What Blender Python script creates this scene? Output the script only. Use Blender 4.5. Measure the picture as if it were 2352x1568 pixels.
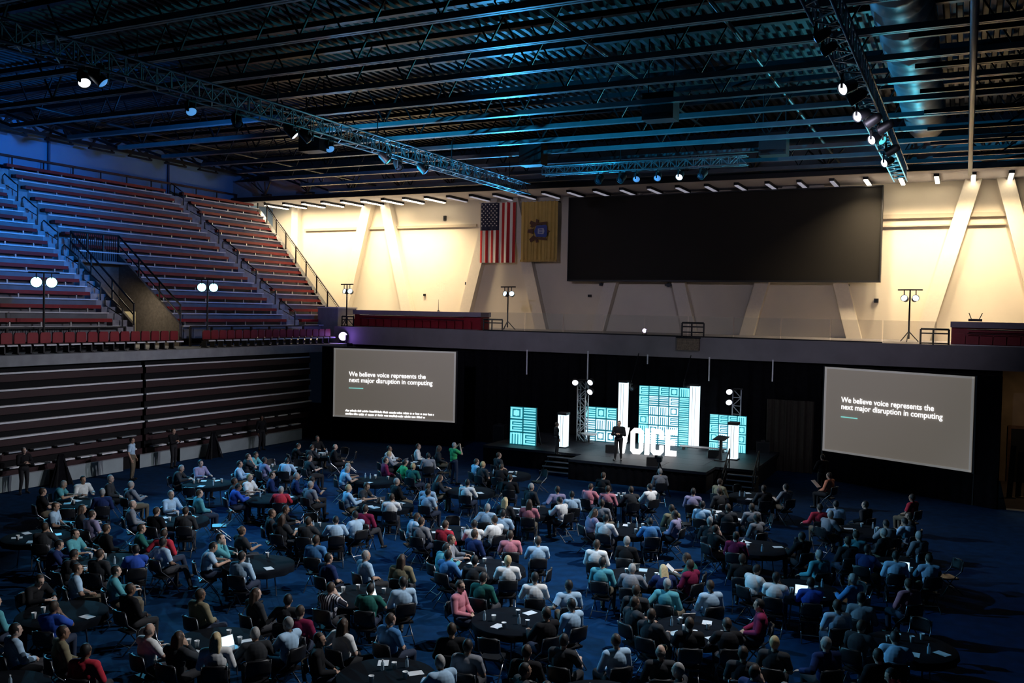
import bpy, bmesh, math, random
import numpy as np
from mathutils import Vector, Matrix

for _o in list(bpy.data.objects):
    bpy.data.objects.remove(_o)
SC = bpy.context.scene
COL = SC.collection
PI = math.pi

# ------------------------------------------------------------------ camera
F, YAW, PITCH, ROLL, EYE = 2105.0, -0.45917, -0.032415, 0.020262, 7.75
CX, CY = 1176.0, 784.0


def cam_axes():
    fwd = Vector((math.sin(YAW) * math.cos(PITCH), math.cos(YAW) * math.cos(PITCH), math.sin(PITCH)))
    right = fwd.cross(Vector((0, 0, 1))).normalized()
    up = right.cross(fwd)
    r2 = right * math.cos(ROLL) + up * math.sin(ROLL)
    u2 = -right * math.sin(ROLL) + up * math.cos(ROLL)
    return r2, u2, fwd


RT, UP, FW = cam_axes()
cam = bpy.data.cameras.new('camera')
cam.sensor_width = 36.0
cam.lens = 36.0 * F / 2352.0
cam.clip_end = 300
camo = bpy.data.objects.new('camera', cam)
COL.objects.link(camo)
m = Matrix((RT, UP, -FW)).transposed().to_4x4()
m.translation = Vector((0, 0, EYE))
camo.matrix_world = m
SC.camera = camo


def ray(x, y):
    return RT * ((x - CX) / F) - UP * ((y - CY) / F) + FW


def onz(x, y, z):
    d = ray(x, y)
    return Vector((0, 0, EYE)) + d * ((z - EYE) / d.z)


def ony(x, y, Y):
    d = ray(x, y)
    return Vector((0, 0, EYE)) + d * (Y / d.y)


def onx(x, y, X):
    d = ray(x, y)
    return Vector((0, 0, EYE)) + d * (X / d.x)


# ------------------------------------------------------------------ world, exposure
W = bpy.data.worlds.new('world')
SC.world = W
W.use_nodes = True
W.node_tree.nodes['Background'].inputs[0].default_value = (0.06, 0.14, 0.3, 1)
W.node_tree.nodes['Background'].inputs[1].default_value = 0.012
SC.view_settings.view_transform = 'Standard'
SC.view_settings.look = 'None'
SC.view_settings.gamma = 1.0
SC.view_settings.use_curve_mapping = False
SC.view_settings.exposure = 0.0
SC.cycles.max_bounces = 4
SC.cycles.diffuse_bounces = 2
SC.cycles.glossy_bounces = 2
SC.cycles.transmission_bounces = 2
SC.cycles.transparent_max_bounces = 6
SC.cycles.caustics_reflective = False
SC.cycles.caustics_refractive = False


def lamp_spot(name, loc, target, power, color, size=60, blend=0.6, radius=0.15):
    l = bpy.data.lights.new(name, 'SPOT')
    l.energy = power
    l.color = color
    l.spot_size = math.radians(size)
    l.spot_blend = blend
    l.shadow_soft_size = radius
    o = bpy.data.objects.new(name, l)
    COL.objects.link(o)
    o.location = loc
    o.rotation_euler = (Vector(target) - Vector(loc)).to_track_quat('-Z', 'Y').to_euler()
    return o


def lamp_area(name, loc, target, power, color, sx, sy=None, spread=180):
    l = bpy.data.lights.new(name, 'AREA')
    l.energy = power
    l.color = color
    l.shape = 'RECTANGLE'
    l.size = sx
    l.size_y = sy or sx
    l.spread = math.radians(spread)
    o = bpy.data.objects.new(name, l)
    COL.objects.link(o)
    o.location = loc
    o.rotation_euler = (Vector(target) - Vector(loc)).to_track_quat('-Z', 'Y').to_euler()
    return o


CYAN = (0.10, 0.55, 1.0)
BLUE = (0.06, 0.28, 1.0)
COOL = (0.55, 0.78, 1.0)
WARM = (1.0, 0.82, 0.55)
# washes and added fill spots at the two lighting trusses; fills have no fixture
lamp_spot('wash_stand_a', (-21.5, 29.0, 13.4), (-49, 30, 15.2), 19000, (0.02, 0.28, 1.0), 50, 1.0, 0.3)
lamp_spot('wash_stand_b', (-21.5, 42.0, 13.4), (-48, 42, 14.5), 3500, (0.12, 0.32, 1.0), 75, 0.9, 0.3)
lamp_spot('fill_stand_c', (-2.8, 36.0, 13.3), (-36, 31, 2.2), 8000, (0.90, 0.84, 1.0), 36, 1.0, 0.25)  # added fill to brighten the lower left bleachers
lamp_spot('fill_platform_a', (-21.5, 28.0, 13.4), (-26, 52, 8), 2600, (0.80, 0.75, 1.0), 60, 0.9, 0.25)  # added front fill for the left part of the end platform
lamp_spot('fill_platform_b', (-2.8, 28.0, 13.4), (-8, 54, 8), 2200, (0.80, 0.75, 1.0), 60, 0.9, 0.25)  # added front fill for the right part of the end platform
lamp_spot('wash_crowd_a', (-2.8, 32.0, 13.3), (-16, 27, 0.8), 8500, (0.92, 0.95, 1.0), 80, 0.8, 0.12)
lamp_spot('wash_crowd_b', (-2.8, 22.0, 13.3), (-12, 17, 0.8), 5800, (0.92, 0.95, 1.0), 85, 0.8, 0.12)
lamp_spot('wash_crowd_c', (-21.5, 24.0, 13.3), (-20, 28, 0.8), 2200, (0.15, 0.50, 1.0), 95, 0.9, 0.25)
lamp_spot('fill_crowd_d', (-21.5, 18.0, 13.3), (-3, 24, 0.8), 7500, (0.22, 0.60, 1.0), 50, 0.9, 0.25)  # added fill for the dark right side of the crowd
lamp_spot('fill_crowd_e', (-21.5, 30.0, 13.3), (-2.5, 35.5, 0.8), 6000, (0.80, 0.85, 1.0), 36, 0.9, 0.2)  # added fill for the seats near the right screen
lamp_spot('stage_key_a', (-2.8, 34.0, 13.3), (-13.5, 42.5, 1.5), 5200, (1.0, 0.93, 0.86), 30, 0.6, 0.2)
lamp_spot('stage_key_b', (-21.5, 34.0, 13.3), (-14.5, 42.5, 1.5), 3600, (0.75, 0.9, 1.0), 30, 0.6, 0.2)


# ------------------------------------------------------------------ materials
MATS = {}


def mat(name, color, rough=0.6, metal=0.0, emit=None, estr=0.0, noise=0.0, nscale=8.0, bump=0.0, alpha=1.0, spec=0.5, coords='Object'):
    if name in MATS:
        return MATS[name]
    M = bpy.data.materials.new(name)
    M.use_nodes = True
    nt = M.node_tree
    b = nt.nodes['Principled BSDF']
    b.inputs['Base Color'].default_value = (*color, 1)
    b.inputs['Roughness'].default_value = rough
    b.inputs['Metallic'].default_value = metal
    b.inputs['Specular IOR Level'].default_value = spec
    if emit is not None:
        b.inputs['Emission Color'].default_value = (*emit, 1)
        b.inputs['Emission Strength'].default_value = estr
    if alpha < 1:
        b.inputs['Alpha'].default_value = alpha
    if noise > 0 or bump > 0:
        tc = nt.nodes.new('ShaderNodeTexCoord')
        n = nt.nodes.new('ShaderNodeTexNoise')
        n.inputs['Scale'].default_value = nscale
        n.inputs['Detail'].default_value = 4
        nt.links.new(tc.outputs[coords], n.inputs['Vector'])
        if noise > 0:
            r = nt.nodes.new('ShaderNodeValToRGB')
            r.color_ramp.elements[0].position = 0.3
            r.color_ramp.elements[1].position = 0.7
            r.color_ramp.elements[0].color = (*[c * (1 - noise) for c in color], 1)
            r.color_ramp.elements[1].color = (*[min(1, c * (1 + noise)) for c in color], 1)
            nt.links.new(n.outputs['Fac'], r.inputs[0])
            nt.links.new(r.outputs[0], b.inputs['Base Color'])
        if bump > 0:
            bp = nt.nodes.new('ShaderNodeBump')
            bp.inputs['Strength'].default_value = bump
            bp.inputs['Distance'].default_value = 0.02
            nt.links.new(n.outputs['Fac'], bp.inputs['Height'])
            nt.links.new(bp.outputs[0], b.inputs['Normal'])
    MATS[name] = M
    return M


carpet = mat('blue_carpet', (0.0013, 0.026, 0.082), 0.95, noise=0.25, nscale=3.0, bump=0.2, spec=0.1)
cream = mat('cream_wall', (0.78, 0.70, 0.57), 0.85, noise=0.04, nscale=0.6)
greywall_blue_lit = mat('left_wall_blue_lit', (0.20, 0.34, 0.52), 0.85, noise=0.05, nscale=0.7)  # grey wall paint with the blue wash light put into its colour
soffit_m = mat('soffit_plaster', (0.55, 0.53, 0.56), 0.9, noise=0.05, nscale=1.0)
concrete = mat('grey_concrete', (0.30, 0.31, 0.33), 0.85, noise=0.15, nscale=2.0)
fascia_m = mat('grey_fascia', (0.25, 0.23, 0.24), 0.8, noise=0.1, nscale=1.0)
steel_dk = mat('dark_steel', (0.018, 0.021, 0.026), 0.42, 0.6, noise=0.2, nscale=2.0)
deck_m = mat('roof_deck', (0.013, 0.020, 0.027), 0.5, 0.4, noise=0.15, nscale=1.0)
alum = mat('brushed_aluminium', (0.62, 0.64, 0.67), 0.35, 0.85, noise=0.08, nscale=6)
nosing_m = mat('pale_nosing', (0.80, 0.81, 0.84), 0.45, noise=0.05)
white_p = mat('white_paint', (0.82, 0.82, 0.84), 0.5, noise=0.03)
black_p = mat('black_paint', (0.012, 0.012, 0.014), 0.5, noise=0.2)
black_cloth = mat('black_drape', (0.006, 0.006, 0.008), 0.95, noise=0.3, nscale=4, spec=0.05)
red_vinyl = mat('red_vinyl', (0.30, 0.010, 0.022), 0.5, noise=0.12, nscale=3)
red_bench = mat('red_bench', (0.33, 0.008, 0.014), 0.5, noise=0.15, nscale=3)
dark_red = mat('dark_red_panel', (0.035, 0.003, 0.005), 0.6, noise=0.2, nscale=3)
riser_m = mat('bleacher_riser', (0.20, 0.205, 0.23), 0.75, noise=0.12, nscale=2)
kick_m = mat('kick_panel', (0.30, 0.36, 0.38), 0.7, noise=0.08, nscale=2)


# ------------------------------------------------------------------ mesh helpers
class MB:
    def __init__(s):
        s.v = []
        s.f = []
        s.mi = []

    def add(s, vs, fs, mi=0):
        n = len(s.v)
        s.v += [tuple(v) for v in vs]
        s.f += [tuple(i + n for i in f) for f in fs]
        s.mi += [mi] * len(fs)
        return s

    def box(s, x0, x1, y0, y1, z0, z1, mi=0):
        vs = [(x, y, z) for z in (z0, z1) for y in (y0, y1) for x in (x0, x1)]
        return s.add(vs, [(0, 2, 3, 1), (4, 5, 7, 6), (0, 1, 5, 4), (2, 6, 7, 3), (0, 4, 6, 2), (1, 3, 7, 5)], mi)

    def beam(s, a, b, w, h=None, up=(0, 0, 1), mi=0):
        a = Vector(a)
        b = Vector(b)
        h = h or w
        d = (b - a).normalized()
        u = Vector(up)
        if abs(d.dot(u)) > 0.98:
            u = Vector((0, 1, 0))
        r = d.cross(u).normalized()
        u = r.cross(d).normalized()
        vs = [p + r * (sx * w / 2) + u * (sz * h / 2) for p in (a, b) for sz in (-1, 1) for sx in (-1, 1)]
        return s.add(vs, [(0, 1, 3, 2), (4, 6, 7, 5), (0, 4, 5, 1), (2, 3, 7, 6), (0, 2, 6, 4), (1, 5, 7, 3)], mi)

    def tube(s, pts, r, n=8, mi=0, caps=True):
        pts = [Vector(p) for p in pts]
        rr = r if isinstance(r, (list, tuple)) else [r] * len(pts)
        vs = []
        fs = []
        for i, p in enumerate(pts):
            d = (pts[min(i + 1, len(pts) - 1)] - pts[max(i - 1, 0)]).normalized()
            u = Vector((0, 0, 1)) if abs(d.z) < 0.95 else Vector((0, 1, 0))
            a = d.cross(u).normalized()
            b = a.cross(d)
            for k in range(n):
                t = 2 * PI * k / n
                vs.append(p + (a * math.cos(t) + b * math.sin(t)) * rr[i])
        for i in range(len(pts) - 1):
            for k in range(n):
                k2 = (k + 1) % n
                fs.append((i * n + k, (i + 1) * n + k, (i + 1) * n + k2, i * n + k2))
        if caps:
            fs.append(tuple(range(n)))
            fs.append(tuple(reversed(range((len(pts) - 1) * n, len(pts) * n))))
        return s.add(vs, fs, mi)

    def lathe(s, prof, n=16, axis_o=(0, 0, 0), mi=0):
        vs = []
        fs = []
        for (r, z) in prof:
            for k in range(n):
                t = 2 * PI * k / n
                vs.append((axis_o[0] + r * math.cos(t), axis_o[1] + r * math.sin(t), axis_o[2] + z))
        for i in range(len(prof) - 1):
            for k in range(n):
                k2 = (k + 1) % n
                fs.append((i * n + k, i * n + k2, (i + 1) * n + k2, (i + 1) * n + k))
        fs.append(tuple(reversed(range(n))))
        fs.append(tuple(range((len(prof) - 1) * n, len(prof) * n)))
        return s.add(vs, fs, mi)

    def prism(s, poly, d0, d1, axis='y', mi=0):
        n = len(poly)

        def P(p, d):
            return (p[0], d, p[1]) if axis == 'y' else ((d, p[0], p[1]) if axis == 'x' else (p[0], p[1], d))
        vs = [P(p, d0) for p in poly] + [P(p, d1) for p in poly]
        fs = [tuple(range(n)), tuple(reversed(range(n, 2 * n)))]
        fs += [(i, i + n, (i + 1) % n + n, (i + 1) % n) for i in range(n)]
        return s.add(vs, fs, mi)

    def mesh(s, name, mats, smooth=False):
        me = bpy.data.meshes.new(name)
        me.from_pydata(s.v, [], s.f)
        for mt in (mats if isinstance(mats, (list, tuple)) else [mats]):
            me.materials.append(mt)
        if len(set(s.mi)) > 1:
            me.polygons.foreach_set('material_index', s.mi)
        if smooth:
            me.polygons.foreach_set('use_smooth', [True] * len(me.polygons))
        me.validate()
        bm = bmesh.new()
        bm.from_mesh(me)
        bmesh.ops.recalc_face_normals(bm, faces=bm.faces)
        bm.to_mesh(me)
        bm.free()
        me.update()
        return me

    def build(s, name, mats, parent=None, loc=(0, 0, 0), rz=0.0, smooth=False):
        return put(name, s.mesh(name, mats, smooth), parent, loc, rz)


def put(name, me, parent=None, loc=(0, 0, 0), rz=0.0):
    o = bpy.data.objects.new(name, me)
    COL.objects.link(o)
    o.location = loc
    o.rotation_euler = (0, 0, rz)
    if parent is not None:
        o.parent = parent
    return o


def thing(name, label, cat, loc=(0, 0, 0), rz=0.0, group=None):
    o = bpy.data.objects.new(name, None)
    o.empty_display_size = 0.1
    COL.objects.link(o)
    o.location = loc
    o.rotation_euler = (0, 0, rz)
    return tag(o, label, cat, group)


def tag(o, label, cat, group=None, kind=None):
    o['label'] = label
    o['category'] = cat
    if group:
        o['group'] = group
    if kind:
        o['kind'] = kind
    return o


def struct(o, label=None, cat=None):
    o['kind'] = 'structure'
    if label:
        o['label'] = label
    if cat:
        o['category'] = cat
    return o


ORD = ('first second third fourth fifth sixth seventh eighth ninth tenth eleventh twelfth thirteenth fourteenth fifteenth '
       'sixteenth seventeenth eighteenth nineteenth twentieth twenty-first twenty-second twenty-third twenty-fourth '
       'twenty-fifth twenty-sixth twenty-seventh twenty-eighth twenty-ninth thirtieth').split()


def wavy_sheet(x0, x1, z0, z1, amp, wl, nx, y=0.0, nz=2, seed=0):
    """a hanging cloth in the XZ plane with vertical folds"""
    rnd = random.Random(seed)
    ph = [rnd.uniform(0, 6.28) for _ in range(3)]
    vs, fs = [], []
    for j in range(nz):
        z = z1 + (z0 - z1) * j / (nz - 1)
        g = 0.6 + 0.4 * j / (nz - 1)
        for i in range(nx + 1):
            x = x0 + (x1 - x0) * i / nx
            o = amp * g * (math.sin(2 * PI * x / wl + ph[0]) + 0.5 * math.sin(2 * PI * x / (wl * 0.43) + ph[1]))
            vs.append((x, y + o, z))
    for j in range(nz - 1):
        for i in range(nx):
            a = j * (nx + 1) + i
            fs.append((a, a + 1, a + nx + 2, a + nx + 1))
    return vs, fs
# ------------------------------------------------------------------ the hall: floor, walls, roof
XB = -34.77            # face of the retracted lower bleachers
YW = 57.0              # end wall
ZC, ZP = 5.55, 6.6     # concourse on the left, platform at the end
YP = 47.5              # front of the end platform
ZT = 15.6              # underside of the roof trusses

struct(MB().box(-51, 12, -6, 60, -0.15, 0).build('floor', carpet), 'dark blue carpeted arena floor under the tables', 'floor')
wood_fl = mat('bare_floor', (0.10, 0.075, 0.06), 0.6, noise=0.2, nscale=2)
struct(MB().box(1.75, 8, 42.9, 50.4, 0.0, 0.02).build('floor_bare', wood_fl), 'bare brown floor beyond the carpet beside the screen', 'floor')
tan = mat('tan_timber', (0.42, 0.30, 0.18), 0.6, noise=0.2, nscale=3)
struct(MB().box(1.75, 8, 42.78, 42.9, 0.0, 0.05).build('trim_1', tan), 'tan edging strip where the carpet ends', 'trim')

struct(MB().box(-51, 9, YW, YW + 0.3, 5.4, 18.4).build('wall_end', cream), 'tall cream end wall above the platform', 'wall')
struct(MB().box(-50.0, -49.6, 6, YW, 5.0, 18.6).build('wall_left', greywall_blue_lit), 'plain wall behind the top row of the upper bleachers', 'wall')
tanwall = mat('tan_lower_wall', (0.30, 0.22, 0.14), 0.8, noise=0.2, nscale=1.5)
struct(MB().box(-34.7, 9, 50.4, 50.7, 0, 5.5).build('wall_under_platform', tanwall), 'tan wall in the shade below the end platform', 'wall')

# roof deck: trapezoid ribs that run along the hall
vs, fs = [], []
x = -50.0
prof = []
while x < 10:
    prof += [(x, 18.25), (x + 0.16, 18.25), (x + 0.2, 18.4), (x + 0.36, 18.4)]
    x += 0.40
n = len(prof)
for yy in (4.0, 53.0):
    vs += [(p[0], yy, p[1]) for p in prof]
fs = [(i, i + 1, i + n + 1, i + n) for i in range(n - 1)]
struct(MB().add(vs, fs).build('ceiling', deck_m), 'ribbed steel roof deck above the trusses', 'ceiling')

# end soffit with its dark edge beam
struct(MB().box(-50, 9, 52.7, YW, 15.55, 15.75).build('ceiling_soffit', soffit_m), 'pale soffit over the end wall with rows of linear lights', 'ceiling')
struct(MB().box(-50, 9, 52.55, 52.7, 15.75, 17.0).build('trim_soffit_face', soffit_m), 'pale upright face above the soffit edge', 'trim')
struct(MB().box(-50, 9, 52.35, 52.55, 15.5, 15.8).build('beam_soffit_edge', black_p), 'black edge beam along the soffit', 'beam')

# slanted wall columns, paired like the letter A
col_m = mat('column_plaster', (0.80, 0.72, 0.60), 0.85, noise=0.03)
for k, cx in enumerate((-39.4, -28.9, -18.6, -8.9, 0.9)):
    for sgn in (-1, 1):
        xb, xt = cx + sgn * 3.1, cx + sgn * 0.75
        w = 0.42
        o = MB().prism([(xb - w, ZP), (xb + w, ZP), (xt + w, 15.6), (xt - w, 15.6)], YW - 0.55, YW + 0.02).build('column', col_m)
        struct(o, '%s slanted column of the %s pair on the cream end wall' % ('left' if sgn < 0 else 'right', ORD[k]), 'column')
struct(MB().box(-47.3, -46.7, YW - 0.5, YW, ZP, 15.6).build('column', col_m), 'upright pier at the left corner of the end wall', 'column')

# two conduits across the end wall
cond = mat('wall_conduit', (0.50, 0.43, 0.33), 0.7)
for (xa, ya, xb_, yb_, r) in ((700, 528, 1095, 521, 0.09), (2028, 498, 2310, 494, 0.12), (2028, 520, 2310, 515, 0.04)):
    a, b = ony(xa, ya, YW - 0.12), ony(xb_, yb_, YW - 0.12)
    b.z = a.z
    o = MB().box(a.x, b.x, YW - 0.2, YW, a.z - r, a.z + r).build('trim_conduit', cond)
    struct(o, 'horizontal conduit on the end wall %s' % ('left of the flags' if xa < 1000 else ('right of the black board, thicker one' if r > .1 else 'right of the black board, thinner one')), 'trim')

# small boxes, cameras and speakers on the end wall
for (px, py, w, h, d, lab) in (
        (840, 490, .22, .40, .15, 'small grey twin box high on the first slanted column'),
        (1018, 500, .20, .34, .10, 'small grey twin box on wall left of the flags'),
        (2212, 466, .24, .42, .15, 'small dark twin box on the slanted column at right'),
        (1072, 651, .28, .2, .3, 'small dark camera on wall below the striped flag'),
        (971, 677, .16, .16, .1, 'small round dark outlet on wall above the red seat block'),
        (1352, 679, .2, .16, .2, 'small dark box on wall below the black board, left end'),
        (1382, 653, .34, .16, .3, 'flat dark camera just under the black board, left end'),
        (1536, 654, .5, .12, .3, 'flat dark fitting just under the black board, middle'),
        (1943, 656, .34, .16, .3, 'flat dark camera just under the black board, right end'),
        (2012, 690, .24, .24, .12, 'small round dark outlet on wall left of the light stand')):
    c = ony(px, py, YW - 0.3)
    o = thing('wall_box', lab, 'wall box', (c.x, YW - 0.62, c.z))
    MB().box(-w / 2, w / 2, 0.6 - d, 0.62, -h / 2, h / 2).build('housing', black_p, o)
    MB().lathe([(w * .3, 0), (w * .3, .03)], 10).build('lens', steel_dk, o, (0, 0.6 - d - 0.02, 0)).rotation_euler = (PI / 2, 0, 0)

# ------------------------------------------------------------------ platform and concourse
struct(MB().box(-36.2, 9, YP, YW, 5.5, ZP).build('platform_slab', fascia_m), 'raised grey platform along the end wall', 'platform')
struct(MB().box(-50, XB, 6, YW, 5.1, ZC).build('concourse_slab', concrete), 'grey concrete concourse above the retracted bleachers', 'floor')

# glass guard on the platform edge
glass = mat('guard_glass', (0.55, 0.55, 0.42), 0.08, alpha=0.16)
g = thing('glass_guard', 'clear glass guard rail along the front of the end platform', 'railing', (0, YP + 0.25, ZP))
xx = -25.2
k = 0
while xx < -3.6:
    MB().box(xx + .03, xx + 2.37, -.01, .01, 0.05, 1.1).build('glass_panel', glass, g)
    xx += 2.4
MB().box(-25.2, -3.6, -.03, .03, 0.0, 0.06).build('shoe_rail', steel_dk, g)


def frame_rail(pxl, pxr, pyt, pyb, Y, z0, lab):
    a, b = ony(pxl, pyt, Y), ony(pxr, pyt, Y)
    zt = a.z
    o = thing('rail_frame', lab, 'railing', (a.x, Y, z0))
    w = b.x - a.x
    h = max(0.6, zt - z0)
    MB().tube([(0, 0, h), (w, 0, h)], .05).build('top_rail', black_p, o)
    MB().tube([(0, 0, h - .2), (w, 0, h - .2)], .035).build('rail', black_p, o)
    for q in (0, .45, 1):
        MB().tube([(w * q, 0, 0), (w * q, 0, h)], .045).build('post', black_p, o)
    MB().tube([(0, 0, h * .35), (w, 0, h * .35)], .03).build('rail', black_p, o)


frame_rail(1111, 1154, 733, 768, YP + .5, ZP - .3, 'short black rail frame right of the left red seat block')
frame_rail(1567, 1617, 741, 780, YP + .12, ZP, 'short black rail frame in the middle of the platform edge')
frame_rail(2115, 2180, 755, 795, YP + .5, ZP - .3, 'short black rail frame left of the right red seat block')
frame_rail(786, 812, 726, 760, YP + .6, ZP - .3, 'short black rail frame between bleachers and left red seat block')
a = ony(1556, 776, YP - .12)
b = ony(1606, 805, YP - .12)
o = thing('fascia_box', 'brown mottled box mounted on the platform fascia', 'box', (a.x, YP - .25, b.z))
MB().box(0, b.x - a.x, 0, .24, 0, a.z - b.z).build('body', mat('brown_box', (.20, .15, .10), .7, noise=.4, nscale=12), o)
MB().box(-.04, b.x - a.x + .04, -.03, .24, a.z - b.z, a.z - b.z + .06).build('lid', steel_dk, o)


# retracted seat blocks on the platform
def seat_block(x0, x1, z1, lab):
    o = thing('retracted_seat_block', lab, 'bleacher', (x0, YP + 0.6, ZP - 0.25))
    L = x1 - x0
    h = z1 - (ZP - .25)
    MB().box(0, L, .5, 1.6, 0, h - .28).build('back_panel', red_vinyl, o)
    MB().box(-.05, L + .05, .35, 1.7, h - .28, h).build('top_cap', mat('lilac_cap', (.32, .27, .33), .6, noise=.05), o)
    n = int(L / 0.6)
    sm = MB().prism([(-.25, .3), (.25, .3), (.25, .72), (.18, .8), (-.18, .8), (-.25, .72)], .3, .4).mesh('seat_back', red_vinyl)
    for i in range(n):
        put('seat_back', sm, o, (.35 + i * (L - .6) / n, 0, 0))
    MB().box(0, L, .05, .3, .22, .28).build('nosing', alum, o)
    MB().box(0, L, .1, .3, 0, .22).build('kick_board', black_p, o)
    for q in range(6):
        MB().beam((L * (.08 + .16 * q), 0, -.7), (L * (.08 + .16 * q), 0, .2), .06).build('post', black_p, o)
    MB().tube([(L * .08, .02, 1.0), (L * .9, .02, 1.0)], .02).build('rail', steel_dk, o)
    MB().tube([(L * .08, .02, .8), (L * .9, .02, .8)], .02).build('rail', steel_dk, o)
    return o


a, b = ony(815, 712, 48.6), ony(1105, 716, 48.6)
seat_block(a.x, b.x, a.z + .02, 'dark red retracted seat block on platform left of the flags')
a = ony(2186, 739, 48.6)
seat_block(a.x, 8.0, a.z + .02, 'dark red retracted seat block cut by the right picture edge')
# two small antennas / tools on top
o = thing('antenna', 'thin upright antenna on the left red seat block', 'antenna', (ony(1005, 712, 49.5).x, 49.6, 7.68))
MB().tube([(0, 0, 0), (0, 0, .75)], [.02, .008]).build('rod', black_p, o)
MB().lathe([(.08, 0), (.08, .04), (.02, .08)], 10).build('base', black_p, o)
o = thing('antenna', 'pair of slanted antenna rods on the right red seat block', 'antenna', (ony(2240, 735, 49.5).x, 49.6, 7.74))
MB().tube([(-.15, 0, .05), (-.28, 0, .4)], .02).build('rod', black_p, o)
MB().tube([(.15, 0, .05), (.3, 0, .4)], .02).build('rod', black_p, o)
MB().box(-.3, .3, -.1, .1, 0, .12).build('base', black_p, o)

# white straps that hang from the fascia in front of the curtain
for k, (px, y0, y1) in enumerate(((1210, 803, 860), (1350, 806, 872), (1487, 814, 836), (1629, 820, 875), (1775, 826, 876))):
    a, b = ony(px, y0, YP - .06), ony(px, y1, YP - .06)
    o = MB().box(-.035, .035, -.01, .01, b.z - a.z, 0).build('hanging_strap', white_p, None, (a.x, YP - .011, a.z))
    tag(o, '%s white strap from left hanging before the black curtain' % ORD[k], 'strap', 'white straps on the curtain')

# black curtain behind the stage
vs, fs = wavy_sheet(XB + .1, 1.6, 0.02, 5.5, 0.10, 0.75, 420, 0, 4, 3)
cu = MB().add(vs, fs).build('stage_curtain', black_cloth, None, (0, YP + .25, 0), smooth=True)
tag(cu, 'long black pleated curtain hanging below the platform behind the stage', 'curtain')
# a lighter brown gathered drape right of the stage
vs, fs = wavy_sheet(-8.9, -6.6, 0.02, 3.6, 0.09, 0.42, 60, 0, 4, 5)
cu = MB().add(vs, fs).build('side_drape', mat('brown_drape', (.035, .028, .02), .9, noise=.2), None, (0, YP - .2, 0), smooth=True)
tag(cu, 'dark brown gathered drape between stage and right projection screen', 'curtain')

# ------------------------------------------------------------------ the linear lights over the end wall
lin_on = mat('lit_tube', (1, .95, .85), .5, emit=(1.0, .86, .62), estr=14)
lin_off = mat('dim_tube', (.6, .6, .66), .4, emit=(.55, .55, .68), estr=.45)
hm = MB().box(-.14, .14, 0, 2.6, .05, .2).mesh('housing', steel_dk)
dm_on = MB().box(-.10, .10, .04, 2.56, 0, .05).mesh('diffuser', lin_on)
dm_off = MB().box(-.10, .10, .04, 2.56, 0, .05).mesh('diffuser', lin_off)
for k in range(29):
    x = -47.57 + 1.766 * k
    lit = k < 9 or k >= 24
    o = thing('linear_light', '%s linear ceiling light, %s from the left above the end wall' % ('glowing' if lit else 'dim', ORD[k]), 'ceiling light', (x, 53.8, 15.34), 0, 'linear lights above the end wall')
    put('housing', hm, o)
    put('diffuser', dm_on if lit else dm_off, o)
    if lit:
        la = lamp_area('tube_light', (x, 54.5, 15.33), (x, 55.6, 5), 400, (1.0, .79, .50), .2, 1.4, 160 if k < 6 else 120)
        la.rotation_euler = (math.radians(10), 0, 0)

# ------------------------------------------------------------------ black board and flags on the end wall
board = thing('display_board', 'huge black display board hung on the end wall', 'display', (-23.63, YW - 1.1, 9.94))
MB().box(0, 19.15, .1, .4, 0, 5.33).build('panel', mat('black_screen', (.011, .009, .007), .9, noise=.1, nscale=.4), board)
for bx in ((-.06, 19.21, 0, .45, -.1, 0), (-.06, 19.21, 0, .45, 5.33, 5.4), (-.06, 0, 0, .45, 0, 5.33), (19.15, 19.21, 0, .45, 0, 5.33)):
    MB().box(*bx).build('frame', black_p, board)
for q in (3, 9.5, 16):
    MB().box(q - .1, q + .1, .4, 1.05, .5, 5.0).build('bracket', steel_dk, board)

flag_red = mat('flag_red', (.45, .012, .016), .8, noise=.1)
flag_white = mat('flag_white', (.80, .75, .68), .8)
flag_navy = mat('flag_navy', (.012, .014, .045), .8)


def flag_sheet(w, h, cols, amp, wl):
    vs, fs = wavy_sheet(0, w, 0, h, amp, wl, cols, 0, 14, 9)
    return vs, fs


fl = thing('striped_flag', 'red and white striped flag with starred navy corner, hung vertically', 'flag', (-30.37, YW - .9, 11.1))
vs, fs = flag_sheet(2.7, 4.12, 52, .05, .9)
mi = []
for j in range(13):
    for i in range(52):
        st = i // 4
        red = st % 2 == 0
        inc = i < 28 and j < 5.5
        mi.append(2 if inc else (0 if red else 1))
mb = MB()
mb.add(vs, fs)
mb.mi = mi
cloth = mb.build('cloth', [flag_red, flag_white, flag_navy], fl, smooth=True)
star = MB()
for r in range(11):
    n = 5 if r % 2 == 0 else 4
    for c in range(n):
        x = .17 + (c * 2 + (r % 2)) * .145
        z = 3.98 - r * .145
        pts = []
        for q in range(10):
            rad = .062 if q % 2 == 0 else .026
            t = PI / 2 + q * PI / 5
            pts.append((x + rad * math.cos(t), z + rad * math.sin(t)))
        star.prism(pts, -.12, -.115)
so = star.build('star', flag_white, fl)
so['kind'] = 'stuff'
MB().tube([(-.1, 0, 4.12), (2.8, 0, 4.12)], .03).build('hanging_rod', alum, fl)
for q in (.2, 2.5):
    MB().box(q - .03, q + .03, 0, .9, 4.1, 4.16).build('bracket', steel_dk, fl)

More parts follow.
